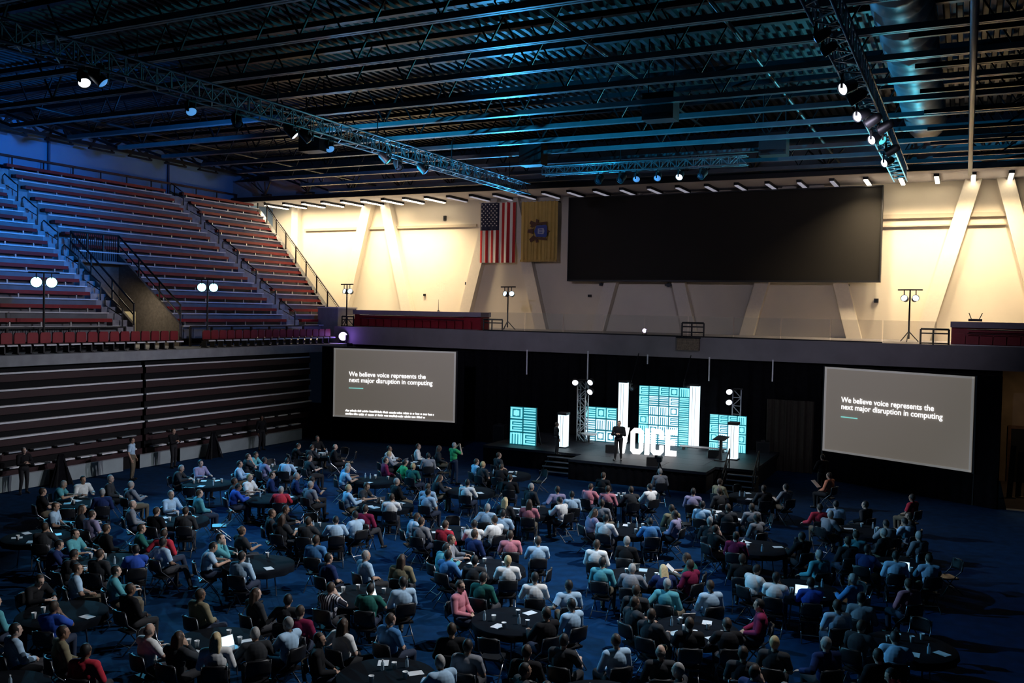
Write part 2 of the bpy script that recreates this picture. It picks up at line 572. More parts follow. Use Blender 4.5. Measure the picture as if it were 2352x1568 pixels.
buff = mat('buff_cloth', (.62, .42, .12), .8, noise=.08, nscale=2)
f2 = thing('buff_flag', 'yellow buff flag with a blue crest, hung vertically beside the striped flag', 'flag', (-27.25, YW - .9, 11.15))
vs, fs = wavy_sheet(0, 2.7, 0, 4.05, .09, .33, 80, 0, 14, 4)
MB().add(vs, fs).build('cloth', buff, f2, smooth=True)
MB().tube([(-.1, 0, 4.05), (2.8, 0, 4.05)], .03).build('hanging_rod', alum, f2)
for q in (.2, 2.5):
    MB().box(q - .03, q + .03, 0, .9, 4.03, 4.09).build('bracket', steel_dk, f2)
MB().box(0, 2.7, -.03, .03, 0, .14).build('hem', mat('hem_cloth', (.55, .36, .10), .8), f2)
cr_blue = mat('crest_blue', (.05, .08, .30), .8)
cr_dark = mat('crest_brown', (.10, .045, .03), .8)
cr_pale = mat('crest_pale', (.45, .45, .55), .8)
# the crest lies on its side because the flag hangs from its short edge
crest = MB().prism([(1.25, 1.65), (1.95, 1.6), (2.05, 1.75), (2.05, 2.3), (1.95, 2.45), (1.25, 2.4), (1.1, 2.02)], -.2, -.17).build('crest', cr_blue, f2)
MB().prism([(1.38, 1.85), (1.8, 1.82), (1.86, 2.02), (1.8, 2.22), (1.38, 2.2)], -.225, -.2).build('shield', cr_pale, crest)
for (zz) in (1.92, 2.03, 2.14):
    MB().box(1.48, 1.72, -.235, -.222, zz - .03, zz + .03).build('plough', cr_blue, crest)
for (pts) in ([(.75, 2.55), (1.05, 2.3), (1.3, 2.45), (1.45, 2.75), (1.25, 2.85), (1.2, 2.6), (.85, 2.75)],
              [(.75, 1.5), (1.05, 1.75), (1.3, 1.6), (1.45, 1.3), (1.25, 1.25), (1.2, 1.48), (.85, 1.3)],
              [(.6, 1.95), (1.0, 1.85), (1.05, 2.2), (.65, 2.15)], [(2.05, 1.9), (2.3, 2.0), (2.05, 2.12)],
              [(.8, 2.35), (1.0, 2.25), (.95, 2.5)], [(1.35, 2.45), (2.0, 2.48), (2.05, 2.65), (1.3, 2.58)],
              [(1.35, 1.6), (2.0, 1.56), (2.05, 1.42), (1.3, 1.48)]):
    MB().prism(pts, -.21, -.18).build('supporter', cr_dark, crest)

# ------------------------------------------------------------------ roof trusses
TY = [15.6, 18.5, 21.4, 24.2, 27.0, 29.9, 32.8, 35.6, 38.4, 41.2, 44.0, 46.9, 49.8]
XL, XR = -38.5, 10.0
chord_m = mat('chord_steel', (0.13, 0.145, 0.16), 0.38, 0.0, noise=0.15, nscale=2)
chord_b = MB().box(XL, XR, -.12, -.02, -.09, .09).box(XL, XR, .02, .12, -.09, .09).mesh('bottom_chord', chord_m)
chord_t = MB().box(-49.6, XR, -.12, .12, -.1, .1).mesh('top_chord', steel_dk)
h = 2.45
diag_a = MB().beam((0, 0, .05), (1.4, 0, h), .05, .05).mesh('web_member', steel_dk)
diag_b = MB().beam((0, 0, .05), (-1.4, 0, h), .05, .05).mesh('web_member', steel_dk)
enddiag = MB().beam((0, 0, 0), (-7.5, 0, h), .12, .12).mesh('end_member', steel_dk)
for k, y in enumerate(TY):
    t = thing('roof_truss', '%s dark steel roof truss counted from the end wall' % ORD[len(TY) - 1 - k], 'truss', (0, y, ZT), 0, 'roof trusses across the hall')
    put('bottom_chord', chord_b, t)
    put('top_chord', chord_t, t, (0, 0, h))
    put('end_member', enddiag, t, (XL, 0, 0))
    x = XL + 1.6
    while x < 8:
        put('web_member', diag_a, t, (x, 0, 0))
        put('web_member', diag_b, t, (x, 0, 0))
        x += 4.8
# long girders along the hall (left side over the bleachers, right side)
for (gx, z0, z1, lab, cat) in ((-47.2, 17.25, 18.1, 'dark lattice girder along the left wall above the top bleacher row', 'girder'),):
    t = thing('roof_girder', lab, cat, (gx, 6, 0))
    MB().box(-.12, .12, 0, 46, z0 - .1, z0 + .1).build('bottom_chord', steel_dk, t)
    MB().box(-.12, .12, 0, 46, z1 - .1, z1 + .1).build('top_chord', steel_dk, t)
    wm = MB().beam((0, 0, z0), (0, 1.2, z1), .1, .1).beam((0, 2.4, z0), (0, 1.2, z1), .1, .1).mesh('web_member', steel_dk)
    bm_ = MB().box(-.08, .08, -.9, .9, z0 - .3, z0 - .2).beam((0, -.8, z0 - .2), (0, -.3, z0 + .5), .1).beam((0, .8, z0 - .2), (0, .3, z0 + .5), .1).mesh('bearing', steel_dk)
    for q in range(19):
        put('web_member', wm, t, (0, q * 2.4, 0))
    for q in range(6, 15):
        put('bearing', bm_, t, (0, q * 2.9 + 1.0, 0))
# bridging pipes and conduits along the hall
for k, (px, z) in enumerate(((-0.05, 15.2), (-6.2, 15.9), (-12.0, 17.1), (-30.0, 17.2), (-36.5, 16.2))):
    o = MB().tube([(px, 8, z), (px, 52.3, z)], .06 if k else .10, 8).build('roof_pipe', mat('pipe_grey', (.22, .24, .26), .4, .5) if k == 0 else steel_dk, smooth=True)
    tag(o, '%s pipe running the length of the roof, %s from the right' % ('pale grey' if k == 0 else 'dark', ORD[k]), 'pipe')
# V struts between last truss and soffit edge
for k in range(14):
    x = -46 + k * 3.9
    o = thing('strut_bracket', 'black fan bracket above the soffit edge, %s from the left' % ORD[k], 'bracket', (x, 52.05, 15.9), 0, 'fan brackets above the soffit edge')
    for dx in (-.9, -.35, .35, .9):
        MB().beam((0, 0, 0), (dx, -.5, .85), .08).build('strut', black_p, o)
    MB().box(-.35, .35, -.05, .28, -.09, .05).build('shoe', black_p, o)

# fabric duct with ribs
vs, fs = [], []
ny, nr = 120, 20
for i in range(ny + 1):
    y = 14 + (46 - 14) * i / ny
    r = .80 + .05 * math.sin(i * PI / 2)
    for k in range(nr):
        t = 2 * PI * k / nr
        vs.append((r * math.cos(t), y, r * math.sin(t) * .95))
for i in range(ny):
    for k in range(nr):
        k2 = (k + 1) % nr
        fs.append((i * nr + k, i * nr + k2, (i + 1) * nr + k2, (i + 1) * nr + k))
duct = MB().add(vs, fs).build('air_duct', mat('duct_fabric', (.30, .32, .34), .45, .3), None, (-1.9, 0, 16.7), smooth=True)
tag(duct, 'round ribbed air duct under the roof at right', 'duct')
# diagonal cross bracing at far right of the roof
for k in range(9):
    y = 20 + k * 3.3
    o = MB().beam((1.15, y, 15.3), (4.0, y + .4, 17.4), .06).build('roof_brace', steel_dk)
    tag(o, '%s diagonal roof brace beyond the pale pipe, counted from the front' % ORD[k], 'brace', 'diagonal roof braces at right')
    o2 = MB().box(-1.6, 4.2, y - .06, y + .06, 15.2, 15.34).build('roof_purlin', steel_dk)
    tag(o2, '%s dark cross bar under the duct, counted from the front' % ORD[k], 'bar', 'cross bars under the duct')
for k, (x, y) in enumerate(((-27.5, 33), (-10.5, 32), (-8, 41), (-19.5, 40))):
    o = thing('roof_unit', ('dark box unit hung in the roof trusses, %s from the left' % ORD[(0, 2, 3, 1)[k]]), 'unit', (x, y + 1.4, 15.0))
    MB().box(-.6, .6, -.4, .4, 0, 1.0).build('body', black_p, o)
    MB().box(-.5, .5, -.43, -.4, .1, .2).build('louver', steel_dk, o)
    MB().tube([(-.5, 0, 1), (-.5, 0, 3.3)], .03).tube([(.5, 0, 1), (.5, 0, 3.3)], .03).build('hanger', steel_dk, o)
# ------------------------------------------------------------------ upper bleachers on the left
NR, RISE, TREAD = 14, 0.65, 0.80


def row_x(i):
    return -37.55 - TREAD * i


def row_z(i):
    return 6.61 + RISE * i


def y_end(i):
    return 49.8 + .28 * i


def steps(name, y0, y1, rows, m_, parent, yend=None):
    mb = MB()
    for i in rows:
        mb.box(-49.55, row_x(i), y0, (yend(i) if yend else y1), max(ZC, row_z(i) - RISE), row_z(i))
    return mb.build(name, m_, parent)


def bleacher(lab, spans, yend=None):
    o = thing('bleacher_section', lab, 'bleacher', (0, 0, 0))
    rows_full = [i for i in range(NR) if spans(i)]
    mb = MB()
    for i in rows_full:
        y0, y1 = spans(i)
        mb.box(-49.55, row_x(i), y0, y1, max(ZC, row_z(i) - RISE), row_z(i))
    mb.build('riser', riser_m, o)
    for i in rows_full:
        y0, y1 = spans(i)
        X, z = row_x(i), row_z(i)
        MB().box(X - .03, X + .13, y0, y1, z - .01, z + .055).build('nosing', nosing_m, o)
        b = MB().box(X - .60, X - .30, y0 + .12, y1 - .12, z + .23, z + .40).build('bench', red_bench, o)
        br = MB()
        y = y0 + .5
        while y < y1 - .2:
            br.box(X - .36, X - .30, y - .035, y + .035, z + .02, z + .27)
            br.prism([(X - .30, z + .27), (X - .55, z + .27), (X - .36, z + .10)], y - .02, y + .02, 'y')
            y += 1.55
        bo = br.build('bracket', alum, b)
        bo['kind'] = 'stuff'
    return o


bleacher('red upper bleacher benches left of the stairway opening', lambda i: (12.0, 32.0))
bleacher('red upper bleacher benches between the stairway opening and far aisle', lambda i: (33.4 if i > 5 else 36.1, 45.0))
bleacher('red upper bleacher benches beside the end wall, brightly lit', lambda i: (46.2, y_end(i)))
# top guard rail behind the last row
o = thing('guard_rail', 'dark rail along the wall above the top bleacher row', 'railing', (-49.2, 12, 0))
MB().box(-.05, .05, 0, 41, 16.0, 16.12).build('rail', mat('maroon_rail', (.05, .012, .016), .5), o)
pm = MB().box(-.03, .03, -.03, .03, 15.06, 16.0).mesh('post', steel_dk)
for q in range(21):
    put('post', pm, o, (0, .5 + q * 2.0, 0))
for (px, py0, py1, k) in ((113, 312, 352, 0), (388, 372, 412, 1)):
    a, b = onx(px, py0, -49.5), onx(px, py1, -49.5)
    b.z = 15.3
    o = MB().tube([(0, 0, 0), (0, 0, a.z - b.z + .2)], .08).build('drop_pipe', mat('blue_grey_pipe', (.05, .08, .16), .5), None, (-49.52, a.y, b.z - .2))
    tag(o, '%s dark upright pipe on the wall above the bleachers' % ('nearer' if k == 0 else 'farther'), 'pipe')


def aisle(lab, y0, y1, rows):
    o = thing('aisle_stair', lab, 'stairs')
    cm = mat('aisle_concrete', (.36, .36, .40), .85, noise=.2, nscale=3)
    for i in rows:
        MB().box(-49.5, row_x(i), y0, y1, max(ZC, row_z(i) - RISE), row_z(i)).build('step', cm, o)
        MB().box(row_x(i), row_x(i) + .38, y0, y1, max(ZC, row_z(i) - RISE), row_z(i) - RISE / 2).build('step', cm, o)
    # short looped handrails in the aisle
    for i in list(rows)[::2]:
        X, z = row_x(i) - .25, row_z(i)
        ym = (y0 + y1) / 2
        mb = MB()
        mb.tube([(X, ym, z), (X, ym, z + .9), (X - .25, ym, z + 1.02), (X - 1.1, ym, z + 1.55), (X - 1.25, ym, z + 1.45), (X - 1.25, ym, z + .66)], .035)
        mb.tube([(X, ym, z + .5), (X - 1.25, ym, z + 1.05)], .025)
        mb.build('handrail', black_p, o)
    return o


aisle('concrete aisle stair up to the left of the stairway opening', 32.0, 32.9, range(NR))
aisle('concrete aisle stair between the middle and far bleacher banks', 45.0, 46.2, range(NR))
steps('aisle_upper', 32.9, 33.4, range(6, NR), mat('aisle_concrete', (.36, .36, .40), .85), None)
bpy.data.objects['aisle_upper']['kind'] = 'structure'

# the stairway opening (vomitory) with its railings
vo = thing('stairway_opening', 'stairway opening in the bleachers with sloping black rails and tan inner wall', 'stairway', (0, 0, 0))
vm = mat('opening_wall', (.15, .13, .12), .85, noise=.2)
MB().box(-42.4, -42.2, 32.9, 36.1, ZC, 10.0).build('back_wall', vm, vo)
MB().prism([(-42.3, ZC), (-37.6, ZC), (-37.6, 6.75), (-42.3, 10.55)], 32.9, 33.05).build('side_wall', vm, vo)
MB().prism([(-42.3, ZC), (-37.6, ZC), (-37.6, 6.75), (-42.3, 10.55)], 35.95, 36.1).build('side_wall', vm, vo)
MB().box(-40.2, -40.0, 33.3, 35.2, ZC, 7.35).build('tan_panel', mat('olive_tan', (.36, .31, .17), .7, noise=.15), vo)
MB().box(-42.4, -41.4, 32.9, 36.1, 9.9, 10.0).build('ledge', concrete, vo)
lamp_area('stairway_fill', (-38.9, 34.4, 8.6), (-39.8, 34.3, 5.6), 45, (1, .85, .6), .5)  # added warm fill so the tan panel shows; no fixture is built
for yy in (32.97, 36.03):
    MB().tube([(-37.6, yy, 7.75), (-42.3, yy, 11.5)], .05).build('top_rail', black_p, vo)
    MB().tube([(-37.6, yy, 7.2), (-42.3, yy, 11.0)], .035).build('rail', black_p, vo)
    for q in range(4):
        X = -37.6 - q * 1.56
        MB().tube([(X, yy, 6.7 + q * 1.25), (X, yy, 7.75 + q * 1.245)], .045).build('post', black_p, vo)
MB().tube([(-42.3, 32.97, 11.5), (-42.3, 36.03, 11.5)], .05).build('top_rail', black_p, vo)
for q in range(4):
    MB().tube([(-42.3, 32.97 + q * 1.02, 10), (-42.3, 32.97 + q * 1.02, 11.5)], .045).build('post', black_p, vo)
mb = MB()
for q in range(24):
    mb.box(-42.32, -42.28, 33.05 + q * .125, 33.07 + q * .125, 10.1, 11.45)
mb.build('picket', steel_dk, vo)['kind'] = 'stuff'

# guard rail at the far end of the stand, mesh panels between posts
eg = thing('end_guard', 'sloping guard rail with mesh panels at the far end of the bleachers', 'railing', (0, 0, 0))
meshm = mat('guard_mesh', (.45, .36, .22), .6, alpha=.35)


def eg_pt(t, dz):
    i = t * 13
    return Vector((row_x(0) - .15 - t * (13 * TREAD), 49.95 + .28 * i, row_z(0) + RISE * i + dz))


MB().prism([(0, 0), (1, 0), (1, 1), (0, 1)], 0, .01).mesh('x', black_p)
MB().beam(eg_pt(-.03, 1.25), eg_pt(1, 1.25), .07).build('top_rail', black_p, eg)
MB().beam(eg_pt(-.03, -.12), eg_pt(1, -.12), .35, .30).build('stringer', black_p, eg)
MB().beam(eg_pt(-.03, 1.08), eg_pt(1, 1.08), .03).build('rail', black_p, eg)
for q in range(9):
    t = q / 8
    MB().beam(eg_pt(t, -.1), eg_pt(t, 1.25), .07).build('post', black_p, eg)
    if q < 8:
        a, b = eg_pt(t, .05), eg_pt(t + .125, .05)
        MB().add([a, b, b + Vector((0, 0, 1.05)), a + Vector((0, 0, 1.05))], [(0, 1, 2, 3)]).build('mesh_panel', meshm, eg)
# grey end block under the lowest rows
o = thing('end_block', 'grey block wall with pale cap at the foot of the far bleachers', 'wall block', (-37.9, 48.0, ZC))
MB().box(0, 1.6, 0, 2, 0, 2.2).build('block', concrete, o)
MB().box(-.05, 1.65, -.05, 2.05, 2.2, 2.28).build('cap', white_p, o)

# rail in front of the lowest row
fr = thing('front_guard', 'black post rail along the foot of the upper bleachers', 'railing', (-37.05, 0, ZC))
for (y0, y1) in ((18.0, 32.0), (36.2, 47.0)):
    MB().box(-.03, .03, y0, y1, 1.02, 1.10).build('top_rail', black_p, fr)
    MB().box(-.02, .02, y0, y1, .12, .16).build('rail', black_p, fr)
    n = int((y1 - y0) / 1.55)
    for q in range(n + 1):
        MB().box(-.05, .05, y0 + q * 1.55 - .05, y0 + q * 1.55 + .05, 0, 1.05).build('post', black_p, fr)
mb = MB()
for q in range(95):
    mb.box(-.01, .01, 18.1 + q * .12, 18.12 + q * .12, .16, 1.02)
mb.build('picket', steel_dk, fr)['kind'] = 'stuff'

# ------------------------------------------------------------------ red chairs along the concourse edge
scb = MB().prism([(-.24, .42), (.24, .42), (.255, .5), (.25, .82), (.2, .90), (-.2, .90), (-.25, .82), (-.255, .5)], 0, .07, 'x').mesh('backrest', red_vinyl)
scs = MB().prism([(-.24, .36), (.24, .36), (.24, .44), (-.24, .44)], .08, .42, 'x').mesh('seat', dark_red)
sce = MB().prism([(-.24, .34), (.24, .34), (.24, .40), (-.24, .40)], .42, .47, 'x').mesh('seat_edge', nosing_m)
scl = MB().box(-.02, .3, -.035, .035, 0, .36).box(-.05, .40, -.05, .05, 0, .04).mesh('leg', black_p)


def stadium_chair(x, y, lab):
    o = thing('stadium_chair', lab, 'chair', (x, y, ZC), 0, 'red chairs along the concourse edge')
    put('backrest', scb, o)
    put('seat', scs, o)
    put('seat_edge', sce, o)
    put('leg', scl, o, (0, -.24, 0))
    return o


y, k = 23.6, 0
while y < 34.3:
    stadium_chair(-35.75, y, 'red concourse chair, %s from the left end of left row' % ORD[k])
    y += .6
    k += 1
y, k = 36.0, 0
while y < 46.6:
    stadium_chair(-35.75, y, 'red concourse chair, %s from the stairs in the farther row' % ORD[k])
    y += .6
    k += 1

# ------------------------------------------------------------------ retracted lower bleachers
NZ = [.95, 1.58, 2.18, 2.80, 3.47, 4.12, 4.81]
for (y0, y1, lab) in ((14.0, 31.25, 'retracted lower bleachers on the left with pale nosing strips'),
                      (31.45, 43.7, 'retracted lower bleachers between the stair gap and left projection screen')):
    o = thing('retracted_bleacher', lab, 'bleacher', (XB, 0, 0))
    MB().box(-.9, -.35, y0, y1, 0, 5.1).build('body', mat('dark_frame', (.006, .006, .007), .8, spec=.2), o)
    for k, z in enumerate(NZ):
        dx = -.05 * k
        if k >= 2:
            MB().box(dx - .2, dx, y0, y1, z - .035, z + .035).build('nosing', nosing_m, o)
        else:
            y = y0 + .2
            while y < y1 - .9:
                MB().box(dx - .2, dx + .04, y, y + .82, z - .03, z + .03).build('nosing', nosing_m if k == 0 else alum, o)
                y += 1.12
        MB().box(-.36, -.24, y0, y1, z - .34, z - .06).build('seat_panel', mat('folded_seat', (.024, .002, .004), .6, noise=.2), o)
for k, (pa, pb) in enumerate(((-60, 107), (122, 279), (318, 404), (412, 494), (500, 597), (612, 697))):
    a, b = onz(pa, 1131 - .1736 * pa, 0), onz(pb, 1131 - .1736 * pb, 0)
    o = thing('kick_panel', '%s pale grey kick panel from left at the foot of the lower bleachers' % ORD[k], 'panel', (XB + .1, a.y, 0))
    L = b.y - a.y
    MB().box(-.06, 0, 0, L, .03, .64).build('board', kick_m, o)
    MB().box(-.08, .01, 0, L, .64, .68).build('top_trim', alum, o)

# black A-frame boards leaning before the kick panels
for (px, py, lab) in ((116, 1112, 'black triangular stand leaning before the left kick panels'), (492, 1052, 'black triangular stand before the kick panels near the far tables')):
    c = onz(px, py, 0)
    o = thing('folding_stand', lab, 'stand', (XB + .65, c.y, 0))
    MB().prism([(-.55, 0), (.55, 0), (.12, 1.35), (-.12, 1.35)], .0, .05, 'x').build('panel', black_cloth, o)
    MB().beam((.3, -.4, 0), (.02, -.1, 1.25), .05).beam((.3, .4, 0), (.02, .1, 1.25), .05).build('leg', black_p, o)


# ------------------------------------------------------------------ light stands
def lens_mat(nm, c, s):
    return mat(nm, c, .3, emit=c, estr=s)


lens_cyan = lens_mat('lens_cyan', (.30, .88, 1.0), 5)
lens_pale = lens_mat('lens_pale', (.62, .85, 1.0), 2.2)
lens_white = lens_mat('lens_white', (.85, .9, 1.0), 2.0)
lens_viol = lens_mat('lens_violet', (.75, .62, 1.0), 5)


def can(parent, loc, aim, lens, r=.16, L=.36):
    """a par can with yoke: body and lens look along aim"""
    d = Vector(aim).normalized()
    q = d.to_track_quat('Z', 'Y')
    b = MB().lathe([(r * .5, -L), (r * .9, -L * .8), (r, -.04), (r * 1.06, 0), (r * .96, .0), (r * .96, -.03)], 16).build('lamp_head', black_p, parent, loc, smooth=True)
    b.rotation_mode = 'QUATERNION'
    b.rotation_quaternion = q
    MB().lathe([(r * .93, -.03), (r * .6, .015), (r * .1, .03)], 16).build('lens', lens, b, smooth=True)
    return b


def light_stand(base, h, lens, aims, lab, gap=.30, r=.17):
    o = thing('light_stand', lab, 'light stand', base)
    MB().tube([(0, 0, .15), (0, 0, h * .55), (0, 0, h)], [.05, .045, .035]).build('pole', black_p, o)
    for k in range(3):
        t = k * 2 * PI / 3 + .4
        MB().tube([(0, 0, .55), (.5 * math.cos(t), .5 * math.sin(t), 0.02)], .028).build('leg', black_p, o)
    ad = Vector((aims[0][0], aims[0][1], 0)).normalized()
    sd = Vector((-ad.y, ad.x, 0))
    MB().beam(sd * -.62 + Vector((0, 0, h)), sd * .62 + Vector((0, 0, h)), .07).build('crossbar', black_p, o)
    for s, aim in zip((-1, 1), aims):
        MB().tube([sd * (s * gap) + Vector((0, 0, h)), sd * (s * gap) + Vector((0, 0, h - .25))], .025).build('yoke', black_p, o)
        can(o, sd * (s * gap) + Vector((0, 0, h - .42)), aim, lens, r)
    return o


def to_cam(p, dz=0):
    v = Vector((0, 0, EYE)) - Vector(p)
    v.normalize()
    v.z += dz
    return v


for (px, py, lab, pw) in ((101, 648, 'light stand with two glowing cyan heads before the left bleacher bank', 6500),
                          (477, 660, 'light stand with two glowing cyan heads before the middle bleacher bank', 5000)):
    c = onx(px, py, -36.5)
    v = to_cam(c)
    light_stand((c.x, c.y, ZC), c.z - ZC + .42, lens_cyan, [v, v], lab, .30, .24)
    lamp_spot('stand_beam', c + v * .5, (-12, 24, 1.0), pw, (.10, .60, 1.0), 70, .7, .2)
    lamp_spot('stand_roof_beam', c + v * .5 + Vector((0, 0, .2)), (-16, 37, 16.0), pw * 7.0, (.02, .50, 1.0), 30, 1.0, .2)
for (px, py, Y, zb, lab) in ((797, 668, 48.0, ZP, 'light stand with two pale heads beside the foot of the far bleachers'),
                             (1167, 674, 52.0, ZP, 'light stand with two pale heads below the flags'),
                             (2090, 684, 52.0, ZP, 'light stand with two pale heads right of the black board')):
    c = ony(px, py, Y)
    up = Vector((-.1, -.55, .75)) if px < 2000 else Vector((-.4, -.5, .7))
    light_stand((c.x, c.y, zb), c.z - zb + .42, lens_pale, [Vector((-.3, -1, .25)), Vector((.3, -1, .25))], lab)
    lamp_spot('uplight_beam', c + Vector((0, -.6, .2)), Vector((-14 if px < 2000 else -9, 34 if px < 2000 else 38, 16)), 7000 if px != 797 else 800, (.05, .45, 1.0) if px < 2000 else (.08, .75, 1.0), 62, .9, .15)


# moving heads on the platform edge
def moving_head(loc, aim, lens, lab, s=1.0):
    o = thing('moving_head_light', lab, 'stage light', loc)
    MB().box(-.2 * s, .2 * s, -.18 * s, .18 * s, 0, .16 * s).build('base', black_p, o)
    MB().box(-.2 * s, -.15 * s, -.06 * s, .06 * s, .16 * s, .55 * s).build('yoke_arm', black_p, o)
    MB().box(.15 * s, .2 * s, -.06 * s, .06 * s, .16 * s, .55 * s).build('yoke_arm', black_p, o)
    can(o, (0, -.05, .48 * s), aim, lens, .22 * s, .34 * s)
    return o


c = ony(788, 772, 47.2)
moving_head((c.x, 47.25, c.z - .48 * 1.3), to_cam(c), lens_viol, 'violet glowing moving head light before the left red seat block', 1.3)
lamp_spot('violet_beam', c + to_cam(c) * .5, (-20, 30, 4), 60, (.4, .25, 1.0), 120, 1, .25)
l = bpy.data.lights.new('violet_spill', 'POINT')
l.energy, l.color, l.shadow_soft_size = 22, (.35, .18, 1.0), .2
lo = bpy.data.objects.new('violet_spill', l)
COL.objects.link(lo)
lo.location = c + to_cam(c) * .45
o = MB().box(-.45, .5, -.3, .35, 0, c.z - .48 * 1.3 - ZC).build('flight_case', black_p, None, (c.x, 47.25, ZC))
tag(o, 'black flight case under the violet moving head light', 'case')
c = ony(1481, 754, YP + .8)
moving_head((c.x, c.y, ZP), to_cam(c), lens_viol, 'small violet moving head light on the middle of the platform', .55)


# ------------------------------------------------------------------ lighting trusses
def box_truss(name, lab, a, b, w=.5):
    a, b = Vector(a), Vector(b)
    L = (b - a).length
    o = thing(name, lab, 'truss', a)
    d = (b - a).normalized()
    o.rotation_euler = (0, 0, math.atan2(d.y, d.x))
    for sy in (-1, 1):
        for sz in (-1, 1):
            MB().tube([(0, sy * w / 2, sz * w / 2), (L, sy * w / 2, sz * w / 2)], .035, 6).build('chord', alum_dk, o, smooth=True)
    mb = MB()
    n = int(L / w)
    for i in range(n):
        x0, x1 = i * w, (i + 1) * w
        for s in (-1, 1):
            z0, z1 = (-1, 1) if i % 2 else (1, -1)
            mb.beam((x0, s * w / 2, z0 * w / 2), (x1, s * w / 2, z1 * w / 2), .03)
            mb.beam((x0, z0 * w / 2, s * w / 2), (x1, z1 * w / 2, s * w / 2), .03)
        mb.beam((x0, -w / 2, -w / 2), (x0, -w / 2, w / 2), .03)
        mb.beam((x0, w / 2, -w / 2), (x0, w / 2, w / 2), .03)
    mb.build('lacing', alum_dk, o)['kind'] = 'stuff'
    for q in range(1, int(L / 6) + 1):
        MB().tube([(q * 6 - 2, 0, w / 2), (q * 6 - 2, 0, 15.6 - a.z)], .02, 6).build('hanger', steel_dk, o)
    return o


alum_dk = mat('truss_aluminium', (.30, .32, .35), .35, .8)
box_truss('lighting_truss', 'long box lighting truss under the roof at left, with spotlights', (-21.6, 9, 14.4), (-21.6, 45, 14.4), .55)
box_truss('lighting_truss', 'long box lighting truss under the roof at right, with spotlights', (-2.9, 13, 14.4), (-2.9, 46, 14.4), .55)
box_truss('lighting_truss', 'short box lighting truss across the hall before the stage', (-19.0, 41.6, 14.75), (-9.0, 41.6, 14.75), .4)


def fixture(p, aim, lens, lab, s=1.0, top=None):
    o = thing('spotlight', lab, 'spotlight', p)
    MB().box(-.03, .03, -.16 * s, -.13 * s, 0, .34 * s).box(-.03, .03, .13 * s, .16 * s, 0, .34 * s).box(-.04, .04, -.16 * s, .16 * s, .30 * s, .35 * s).tube([(0, 0, .33 * s), (0, 0, .5 * s)], .03).build('yoke', black_p, o)
    can(o, (0, 0, 0), aim, lens, .17 * s, .5 * s)
    return o


lens_blue = lens_mat('lens_blue', (.10, .35, .8), .8)
lens_teal = lens_mat('lens_teal', (.10, .7, .75), 1.0)
lens_off = mat('lens_dark', (.04, .06, .09), .15)
k = 0
for (px, py, ln, w_) in ((190, 192, lens_white, 'white lit'), (358, 176, lens_blue, 'blue lit'), (465, 255, lens_blue, 'blue lit'), (686, 312, lens_white, 'white lit'),
                         (560, 285, lens_off, 'dark'), (740, 320, lens_off, 'dark'), (808, 340, lens_blue, 'blue lit'), (885, 372, lens_teal, 'teal lit'), (940, 385, lens_off, 'dark'), (985, 395, lens_blue, 'blue lit')):
    p = onx(px, py, -21.6)
    p.z = 13.7
    p = onz(px, py, 13.75)
    p.x = -21.6 + (.3 if k % 2 else -.2)
    fixture(p, Vector((6, 4 if k % 2 else -3, -7)), ln, '%s spotlight on the left lighting truss, %s from the camera' % (w_, ORD[k]))
    k += 1
k = 0
for (px, py, ln, w_) in ((1853, 92, lens_blue, 'blue lit'), (1880, 122, lens_blue, 'blue lit'), (1921, 206, lens_white, 'white lit'), (1950, 232, lens_off, 'dark'), (1966, 268, lens_white, 'white lit'), (1990, 285, lens_off, 'dark'),
                         (2001, 322, lens_white, 'white lit'), (2020, 300, lens_off, 'dark'), (2088, 320, lens_teal, 'teal lit'), (2035, 352, lens_off, 'dark'), (2030, 375, lens_white, 'white lit')):
    p = onz(px, py, 13.75)
    p.x = max(-3.1, min(p.x, -2.7))
    fixture(p, Vector((-6, -7, -4)) if ln is lens_white else Vector((-8, 1 + k % 3, -4)) if px < 2050 else Vector((6, -4, -5)), ln, '%s spotlight on the right lighting truss, %s from the camera' % (w_, ORD[k]), .7 if k < 2 else 1.0)
    k += 1
k = 0
for (px, py, ln, w_) in ((1463, 358, lens_blue, 'blue lit'), (1510, 396, lens_blue, 'blue lit'), (1560, 395, lens_white, 'white lit'), (1375, 372, lens_off, 'dark'), (1425, 385, lens_off, 'dark'), (1610, 385, lens_off, 'dark')):
    p = ony(px, py, 41.6)
    p.z = 14.12
    fixture(p, Vector((2 - k, -8, -6)), ln, '%s spotlight on the truss before the stage, item %s' % (w_, ORD[k]))
    k += 1
# ------------------------------------------------------------------ projection screens
def text_mesh(body, size, m_, offset=0.012, align='LEFT', spacing=.92):
    cu = bpy.data.curves.new('text', 'FONT')
    cu.body = body
    cu.size = size
    cu.offset = offset
    cu.extrude = 0.004
    cu.align_x = align
    cu.space_line = spacing
    ob = bpy.data.objects.new('text_tmp', cu)
    COL.objects.link(ob)
    dg = bpy.context.evaluated_depsgraph_get()
    me = bpy.data.meshes.new_from_object(ob.evaluated_get(dg))
    bpy.data.objects.remove(ob)
    me.materials.clear()
    me.materials.append(m_)
    return me


scr_m = mat('projected_grey', (.30, .27, .24), .9, emit=(.36, .315, .265), estr=.30)
txt_m = mat('projected_white', (.9, .9, .9), .9, emit=(1, 1, 1), estr=1.1)
teal_m = mat('projected_teal', (.2, .6, .55), .9, emit=(.25, .75, .68), estr=.8)
border_m = mat('screen_border', (.62, .60, .58), .7, emit=(.6, .58, .55), estr=.22)


